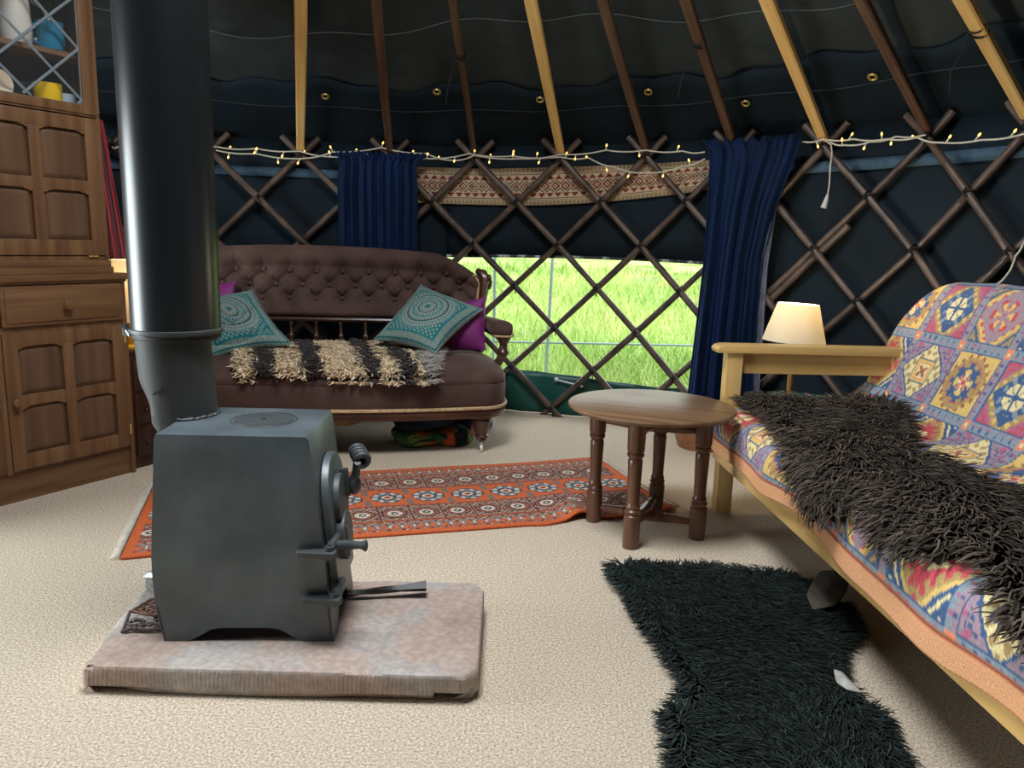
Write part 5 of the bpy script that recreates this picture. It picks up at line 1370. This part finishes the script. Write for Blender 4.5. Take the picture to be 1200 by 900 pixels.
S2, T2 = np.meshgrid(sv, np.arange(NY+NE)); s = S2.ravel(); ti = T2.ravel(); t = tv[ti]; e = ev[ti]
x, z = prof_pt(s); nx_, nz_ = prof_n(s); yf = yfar(s)
y = YN+(yf-YN)*t
Pq = np.stack([s, y, s*0], 1)
wr = 0.007*vnoise(Pq, 8.0, 1.0)+0.004*vnoise(Pq, 19.0, 3.0)
hemw = np.clip((0.13-s)/0.13, 0, 1)
wr = wr+hemw*0.010*np.sin(y*9+1.0)*(1-0.2)
x = x+nx_*wr; z = z+nz_*wr
z = z+hemw*(0.014*np.sin(y*6.3+0.6)+0.008*np.sin(y*13))
x = x-hemw*0.006
z = z-hemw*0.030*np.clip((-y-0.7)/1.1, 0, 1)
# soft turned edge at the far end
y = y+0.045*np.sin(e*PI/2); off = 0.10*(1-np.cos(e*PI/2))
x = x-nx_*off; z = z-nz_*off
Pb = np.stack([x, y, z], 1)
# ---- kilim colours
TS = 0.252
blue = rgb3(70, 98, 140); lblue = rgb3(140, 155, 166); lil = rgb3(166, 142, 154); redk = rgb3(202, 84, 92); yel = rgb3(226, 192, 116); crm = rgb3(236, 218, 164); och = rgb3(178, 150, 100); orr = rgb3(232, 144, 108); mag = rgb3(184, 104, 134); peach = rgb3(238, 176, 130); brn = rgb3(160, 106, 80)
def kilim(s, y, s0, y0):
    pa = (y0-y)/TS; pb = (s0-s)/TS
    ia = np.floor(pa).astype(int); ib = np.floor(pb).astype(int)
    Q = 46.0
    a = (np.floor((pa-ia)*Q)+0.5)/Q-0.5; b = (np.floor((pb-ib)*Q)+0.5)/Q-0.5
    kind = (ia-2*ib+2) % 5
    A = np.abs(a); B = np.abs(b); r1 = A+B; rc = np.maximum(A, B); mn = np.minimum(A, B); th = np.arctan2(b, a); r = np.hypot(a, b)
    comb = (np.floor((a-b+9)*15).astype(int)+np.floor((a+b+9)*15).astype(int)) % 2 == 0
    tooth = (np.floor((A-B+9)*11).astype(int) % 2 == 0)
    c = np.tile(yel, (len(s), 1))
    def put(m, col): c[m] = col
    k = kind == 0
    put(k, yel); put(k & (r1 > 0.56), blue); put(k & (r1 > 0.63), crm); put(k & (r1 > 0.67) , blue); put(k & (r1 > 0.74) & tooth, crm)
    put(k & (r1 < 0.50), och); put(k & (r1 < 0.44) & tooth, redk); put(k & (r1 < 0.34), redk); put(k & (rc < 0.17) & (mn > 0.03) & (r1 < 0.24), crm); put(k & (r1 < 0.08), och)
    k = kind == 1
    put(k, lil); put(k & (r1 > 0.55) & comb & (rc < 0.38), blue); put(k & (r1 > .62) & (mn > .2) & tooth, mag); put(k & (r1 < 0.50), blue); put(k & (r1 < 0.45), crm); put(k & (r1 < 0.43) & tooth & (r1 > .30), och); put(k & (rc < 0.20), blue); put(k & (rc < 0.18), yel); put(k & (rc < 0.13), orr); put(k & (rc < 0.10), crm); put(k & (rc < 0.085) & (np.abs(A-B) < .035), brn); put(k & (rc < 0.03), redk)
    k = kind == 2
    put(k, yel); put(k & (r < 0.41) & tooth, brn); put(k & (r1 < 0.50) & (rc < .36), och); put(k & (r < 0.305), redk); put(k & (r < 0.29), och); put(k & (r < 0.26+0.03*np.sign(np.cos(8*th))), blue); put(k & (r < 0.19) & (np.cos(4*th) > 0.0) & (r > 0.03), yel); put(k & (r < 0.14) & (np.cos(4*th) > 0.5) & (r > 0.05), crm); put(k & (r < 0.13) & (np.cos(4*th+PI) > 0.5), orr); put(k & (r < 0.035), redk)
    k = kind == 3
    put(k, mag); put(k & (r1 > .6) & comb, redk); put(k & (r1 < 0.54), och); put(k & (r1 < 0.48) & tooth, yel); put(k & (r1 < 0.40), blue); put(k & (rc < 0.24) & tooth & (r1 > .26), lblue); put(k & (r1 < 0.25) & (rc < 0.17), crm); put(k & (mn < 0.022) & (r1 < 0.3), blue); put(k & (np.abs(A-B) < .02) & (r1 < .2), blue)
    k = kind == 4
    put(k, och); put(k & (r1 > 0.60), blue); put(k & (r1 > 0.66), och); put(k & (r1 > 0.72) & tooth, blue); put(k & (r1 < 0.55), yel); put(k & (r1 < 0.50) & tooth, redk); put(k & (r1 < 0.44), lil); put(k & (r < 0.24) & (np.cos(6*th) > -0.2), redk); put(k & (r < 0.18) & (np.cos(6*th) > 0.2), yel); put(k & (r < 0.07), lil); put(k & (r < 0.03), redk)
    # borders
    bo = rc > 0.42
    put(bo, np.array(lblue)); alt = (ia+ib) % 2 == 0
    put(bo & (A > B) & alt, lil)
    d = np.where(A > B, b, a); dots = (np.floor((d+.5)*30).astype(int) % 4 == 0)
    put(bo & dots & (rc > 0.452), mag); put(bo & dots & (rc > 0.452) & (alt), blue); put(bo & (rc < 0.434), blue)
    put((A > 0.438) & (B > 0.438), orr); put((A > 0.47) & (B > 0.47), crm)
    return c
s0 = float(np.interp(0.735, SZZ[300:480], SS[300:480])); y0 = -0.335
ck = kilim(s, y, s0, y0)
ck = ck*(0.84+0.28*RNG.random((len(s), 1)))
hm = s < 0.048
tw = ((np.floor(y/0.007)+np.floor(s/0.006)) % 2)
ck[hm] = peach*(0.86+0.16*tw[hm][:, None])
ck[(s > 0.046) & (s < 0.054)] = rgb3(176, 110, 84)
ee = e > 0.45; ck[ee] = peach*0.95
# stitched relief
qa = np.sin(y*2*PI/0.012)*np.sin(s*2*PI/0.012)
M_kil = attr_mat('kilim_weave', rough=0.92, sheen=0.15, bump=0.5, bscale=160, bdist=0.003)
inH = (sv < 0.052)
Pg = Pb.reshape(NY+NE, NS, 3); Cg = ck.reshape(NY+NE, NS, 3); kh = int(inH.sum())
bl_ = thing('kilim_blanket', 'multicoloured diamond tile pattern woven blanket covering the pine futon sofa', 'blanket', FO, FOR)
o = np_mesh('cover', Pg[:, kh-1:].reshape(-1, 3), grid_faces(NS-kh+1, NY+NE), M_kil, bl_, Cg[:, kh-1:].reshape(-1, 3)); md = o.modifiers.new('solid', 'SOLIDIFY'); md.thickness = 0.006; md.offset = -1
o = np_mesh('hem', (Pg[:, :kh]+np.array([-0.003, 0, 0])).reshape(-1, 3), grid_faces(kh, NY+NE), attr_mat('peach_braid', rough=0.9, bump=0.6, bscale=220, bdist=0.003), bl_, Cg[:, :kh].reshape(-1, 3)); o['label'] = 'peach braided edging of the blanket'; md = o.modifiers.new('solid', 'SOLIDIFY'); md.thickness = 0.009; md.offset = -1
# mattress under the cover
M_matt = mat('mattress_cloth', rgb(206, 190, 160), rough=0.9, scale=10)
def fm(u, v):
    si = 0.10+(S_TOP+0.05-0.10)*v; xx, zz_ = prof_pt(si); a, b = prof_n(si); yy_ = YN+0.05+(float(yfar(si))-0.03-YN-0.05)*u
    return (xx-a*0.025, yy_, zz_-b*0.025)
mo = MB().grid(30, 60, fm).build('mattress', M_matt, fut, smooth=60); md = mo.modifiers.new('solid', 'SOLIDIFY'); md.thickness = 0.09; md.offset = -1
mo2 = md
# back frame
for yb in (-0.05, -1.95):
    MB().beam((0.70, yb, 0.30), (0.90, yb, 0.80), 0.05, 0.03, bev=0.003).build('back_post', W_pineZ, fut, smooth=30)

# ------------------------------------------------------------------ brown sheepskin on the futon
def hit_cover(px, py, lift=0.03):
    d = ray(px, py); d = d/np.linalg.norm(d)
    for t in np.arange(0.5, 5.5, 0.004):
        p = EYE+d*t; q = FI @ Vector([float(v_) for v_ in p])
        if q.x < -0.09: continue
        # signed height above the cover
        si = np.argmin((SXX-q.x)**2+(SZZ-q.z)**2); a, b = prof_n(SS[si]); h_ = (q.x-SXX[si])*a+(q.z-SZZ[si])*b
        if h_ < lift: return (SS[si], q.y)
    return None
lowpx = [(862, 463), (905, 487), (928, 520), (933, 560), (948, 592), (975, 606), (1003, 578), (1014, 600), (1048, 642), (1095, 648), (1150, 640), (1172, 672), (1184, 715), (1215, 742), (1300, 800)]
hipx = [(1300, 625), (1200, 582), (1150, 566), (1100, 540), (1055, 512)]
sp_ = [hit_cover(*p) for p in lowpx]+[hit_cover(*p) for p in hipx]
fpoly2 = [p for p in sp_ if p]
fpoly2 += [(s_at_x(0.57), -0.25), (s_at_x(0.53), -0.06), (s_at_x(0.36), -0.02), (s_at_x(0.12), -0.015), (s_at_x(0.0), -0.03)]
skin = thing('sheepskin', 'shaggy dark brown sheepskin lying along the seat of the futon sofa', 'sheepskin', FO, FOR)
def surf(si, y, h=0.0):
    xx, zz_ = prof_pt(si); a, b = prof_n(si); return np.stack([xx+a*h, y, zz_+b*h], -1), np.stack([a, y*0, b], -1)
def sheet(poly, n, h):
    base_sheet('hide', poly, lambda si, yy_: tuple(surf(np.array(si), np.array(yy_), h)[0]), mat('brown_hide', rgb(44, 36, 30), rough=0.95), skin, step=0.03, off=0.0)
sheet(fpoly2, 0, 0.014)
n = 13000
q = sample(fpoly2, n); P, Nn = surf(q[:, 0], q[:, 1], 0.018)
dist = poly_dist(q, fpoly2)
cen = q.mean(0)
flow = vnoise(np.stack([q[:, 0], q[:, 1], q[:, 0]*0], 1), 7, 3.0)*1.3+vnoise(np.stack([q[:, 0], q[:, 1], q[:, 0]*0], 1), 21, 1.0)*0.8
an = flow+PI*1.15+RNG.normal(0, .25, n)          # 0: up the back, pi: towards the front hem
# push the rim outwards
gx_ = np.zeros((n, 2)); eps = 0.01
for k_ in range(2):
    dq = q.copy(); dq[:, k_] += eps; gx_[:, k_] = (poly_dist(dq, fpoly2)-dist)/eps
rimw = np.clip(1-dist/0.05, 0, 1)[:, None]
d2 = np.stack([np.cos(an), np.sin(an)], 1)*(1-rimw)-gx_*rimw; d2 /= np.linalg.norm(d2, axis=1)[:, None]+1e-9
tx, tz = np.gradient(SXX, SS), np.gradient(SZZ, SS)
ts_ = np.stack([np.interp(q[:, 0], SS, tx), q[:, 0]*0, np.interp(q[:, 0], SS, tz)], 1)
D = ts_*d2[:, :1]+np.array([0, 1.0, 0])*d2[:, 1:]
clump = vnoise(np.stack([q[:, 0], q[:, 1], q[:, 0]*0+1], 1), 40, 2.0)
ln = RNG.uniform(0.045, 0.075, n)*(1+0.15*clump)
bc = np.where(RNG.random((n, 1)) < 0.3, rgb3(98, 86, 76), rgb3(64, 55, 48))*(0.75+0.5*RNG.random((n, 1)))
M_wool = attr_mat('sheep_wool', rough=0.75, bump=0, spec=0.25)
locks('wool', P, Nn, D, ln, RNG.uniform(0.005, 0.0085, n), M_wool, skin, bc, seg=6, curl=0.75, droop=0.38)

# ------------------------------------------------------------------ dark green-black sheepskin on the carpet
op = [(717, 662), (735, 658), (780, 662), (830, 663), (870, 668), (905, 668), (930, 676), (958, 688), (985, 700), (1003, 735), (1000, 745), (985, 757), (980, 782), (990, 805), (1015, 825), (1035, 840), (1045, 865), (1065, 900), (1080, 960), (780, 960), (795, 905), (790, 870), (785, 835), (800, 820), (812, 803), (796, 785), (778, 757), (760, 735), (746, 712), (738, 695), (722, 680)]
gpoly = [tuple(atz(x, y, 0.02)[:2]) for x, y in op]
gc = np.array(gpoly).mean(0)
sk2 = thing('sheepskin_rug', 'greenish black sheepskin rug on the carpet in front of the futon', 'sheepskin', (float(gc[0]), float(gc[1]), 0))
lp2 = [(x-gc[0], y-gc[1]) for x, y in gpoly]
M_hideg = mat('pale_hide', rgb(150, 146, 138), rgb(186, 184, 178), rough=0.8, scale=30)
base_sheet('hide', lp2, lambda a, b: (a, b, 0.004), mat('dark_hide', rgb(40, 46, 44), rough=0.9), sk2, step=0.025, off=0.004)
# bare tabs of hide at the rim
def tab(pts, name='hide_edge', m=M_hideg, zs=None):
    P_ = [atz(x, y, 0.02) for x, y in pts]; mb = MB(); n_ = len(P_)
    a = [mb.bm.verts.new((p[0]-gc[0], p[1]-gc[1], 0.034+(zs[i] if zs else 0))) for i, p in enumerate(P_)]; f_ = mb.bm.faces.new(a)
    pk = bmesh.ops.poke(mb.bm, faces=[f_]); pk['verts'][0].co.z += 0.008
    bmesh.ops.subdivide_edges(mb.bm, edges=mb.bm.edges[:], cuts=2, use_grid_fill=True, smooth=0.4)
    o = mb.build(name, m, sk2, smooth=70, sub=2); md = o.modifiers.new('solid', 'SOLIDIFY'); md.thickness = 0.004; md.offset = -1; return o
tab([(976, 790), (986, 793), (1000, 808), (1010, 818), (992, 814), (979, 805)])
tab([(788, 812), (797, 802), (806, 799), (808, 808), (797, 818)], zs=[-0.02]*5)
tab([(944, 702), (958, 678), (976, 679), (992, 683), (994, 696), (980, 716), (952, 720)], 'hide_flap', mat('grey_brown_hide', rgb(62, 58, 50), rgb(92, 85, 74), rough=0.85, scale=30, stretch=(1, .3, 1), bump=0.5, bscale=60), [0.0, 0.012, 0.018, 0.016, 0.010, 0.004, 0.0])
n = 26000
q = sample(lp2, n); dist = poly_dist(q, lp2)
P = np.stack([q[:, 0], q[:, 1], np.full(n, 0.012)], 1); Nn = np.tile([0, 0, 1.0], (n, 1))
gx_ = np.zeros((n, 2))
for k_ in range(2):
    dq = q.copy(); dq[:, k_] += eps; gx_[:, k_] = (poly_dist(dq, lp2)-dist)/eps
rimw = np.clip(1-dist/0.04, 0, 1)[:, None]
an = -PI/2+0.5+vnoise(P, 6, 2.0)*1.1+vnoise(P, 25, 5.0)*0.6+RNG.normal(0, .25, n)
d2 = np.stack([np.cos(an), np.sin(an)], 1)*(1-rimw)-gx_*rimw; d2 /= np.linalg.norm(d2, axis=1)[:, None]+1e-9
D = np.concatenate([d2, np.zeros((n, 1))], 1)
bare = in_poly(q, [tuple(np.array(atz(x, y, 0.02)[:2])-gc) for x, y in [(945, 702), (958, 680), (988, 682), (992, 695), (976, 715), (955, 718)]])
kp = ~bare
gcx = np.where(RNG.random((n, 1)) < 0.3, rgb3(54, 68, 63), rgb3(30, 40, 38))*(0.7+0.5*RNG.random((n, 1)))
locks('wool', P[kp], Nn[kp], D[kp], RNG.uniform(0.03, 0.05, n)[kp], RNG.uniform(0.003, 0.0052, n)[kp], M_wool, sk2, gcx[kp], seg=4, curl=0.7, droop=0.36)

# ------------------------------------------------------------------ lamp behind the futon arm
yl = 3.22
cb = aty(930, 400, yl); ct = aty(929, 357, yl)
zb_, zt2 = float(cb[2]), float(ct[2])+0.004
M_brass2 = mat('satin_brass', rgb(206, 178, 112), rough=0.35, metal=0.9)
lamp('lit standing lamp with a cream cone shade behind the wooden futon arm', (float(cb[0]), yl, 0),
     [(0.11, 0), (0.112, 0.012), (0.05, 0.022), (0.016, 0.03), (0.011, 0.06), (0.011, zb_-0.12), (0.018, zb_-0.11), (0.011, zb_-0.10), (0.010, zb_-0.03)], zb_, 0.128, 0.083, zt2-zb_, euler(0.0, 0.035, 0), 9, (1, 0.84, 0.56), M_brass2, name='standing_lamp', pos=0.75)
# wooden tub with blue cloth behind the table
tp = atz(818, 532, 0)
tub = thing('wooden_tub', 'low brown wooden tub holding blue cloth behind the round table', 'tub', (float(tp[0])+0.06, float(tp[1])+0.16, 0))
MB().lathe([(0.13, 0), (0.15, 0.06), (0.158, 0.14), (0.15, 0.14), (0.142, 0.06), (0.12, 0.012), (0.002, 0.012)], (0, 0, 0), 40).build('bowl', wood('tub_wood', rgb(112, 70, 44), rgb(150, 100, 66), 'X', 3, rough=0.4), tub)
mb = MB(); mb.sphere((0, 0, 0.0), 0.135, 24, (1, 1, 0.42)); mb.noise(0.03, 14, 3)
cl = mb.build('blue_cloth', mat('blue_cotton', rgb(28, 48, 104), rgb(52, 80, 140), rough=0.85, scale=12), None); cl.location = (float(tp[0])+0.06, float(tp[1])+0.16, 0.135)
tag(cl, 'crumpled blue cloth heaped in the wooden tub', 'cloth')

# ------------------------------------------------------------------ light: overcast daylight through the doorway side, the crown and the window
w = bpy.data.worlds.new('overcast'); SC.world = w; w.use_nodes = True
nt = w.node_tree; bgn = nt.nodes['Background']
tcn = nt.nodes.new('ShaderNodeTexCoord'); sep = nt.nodes.new('ShaderNodeSeparateXYZ'); cr = nt.nodes.new('ShaderNodeValToRGB')
nt.links.new(tcn.outputs['Generated'], sep.inputs[0])
mp = nt.nodes.new('ShaderNodeMapRange'); mp.inputs['From Min'].default_value = -0.2; mp.inputs['From Max'].default_value = 1.0
nt.links.new(sep.outputs['Z'], mp.inputs['Value']); nt.links.new(mp.outputs['Result'], cr.inputs['Fac'])
e = cr.color_ramp.elements; e[0].position = 0.1; e[0].color = (0.55, 0.60, 0.52, 1); e[1].position = 0.45; e[1].color = (0.92, 0.97, 1.0, 1)
nt.links.new(cr.outputs['Color'], bgn.inputs['Color']); bgn.inputs['Strength'].default_value = 3.2
def portal(name, p, aim, sx, sy):
    ld = bpy.data.lights.new(name, 'AREA'); ld.shape = 'RECTANGLE'; ld.size = sx; ld.size_y = sy; ld.energy = 1; ld.cycles.is_portal = True
    o = bpy.data.objects.new(name, ld); COL.objects.link(o); o.location = p
    o.rotation_euler = (Vector(aim)-Vector(p)).to_track_quat('-Z', 'Y').to_euler()
portal('window_daylight', wp(17, RW+0.05, 0.6), (CX, CY, 0.6), 1.75, 0.8)
def daylight(name, p, aim, shape, sx, sy, pw, col):
    ld = bpy.data.lights.new(name, 'AREA'); ld.shape = shape; ld.size = sx; ld.size_y = sy; ld.energy = pw; ld.color = col
    o = bpy.data.objects.new(name, ld); COL.objects.link(o); o.location = p
    o.rotation_euler = (Vector(aim)-Vector(p)).to_track_quat('-Z', 'Y').to_euler()
daylight('crown_daylight', (CX, CY, CRZ+0.06), (CX, CY, 0), 'DISK', 1.1, 1.1, 95, (0.93, 0.97, 1.0))
daylight('doorway_daylight', wp(268.5, RW+0.02, 0.86), (CX, CY, 0.86), 'RECTANGLE', 1.35, 1.55, 105, (0.88, 0.97, 1.0))
SC.view_settings.view_transform = 'Standard'; SC.view_settings.look = 'None'; SC.view_settings.gamma = 1; SC.view_settings.use_curve_mapping = False
SC.view_settings.exposure = 0.0
SC.cycles.use_denoising = True; SC.cycles.max_bounces = 8; SC.cycles.diffuse_bounces = 4; SC.cycles.transparent_max_bounces = 12
SC.cycles.sample_clamp_indirect = 6; SC.cycles.caustics_reflective = False; SC.cycles.caustics_refractive = False
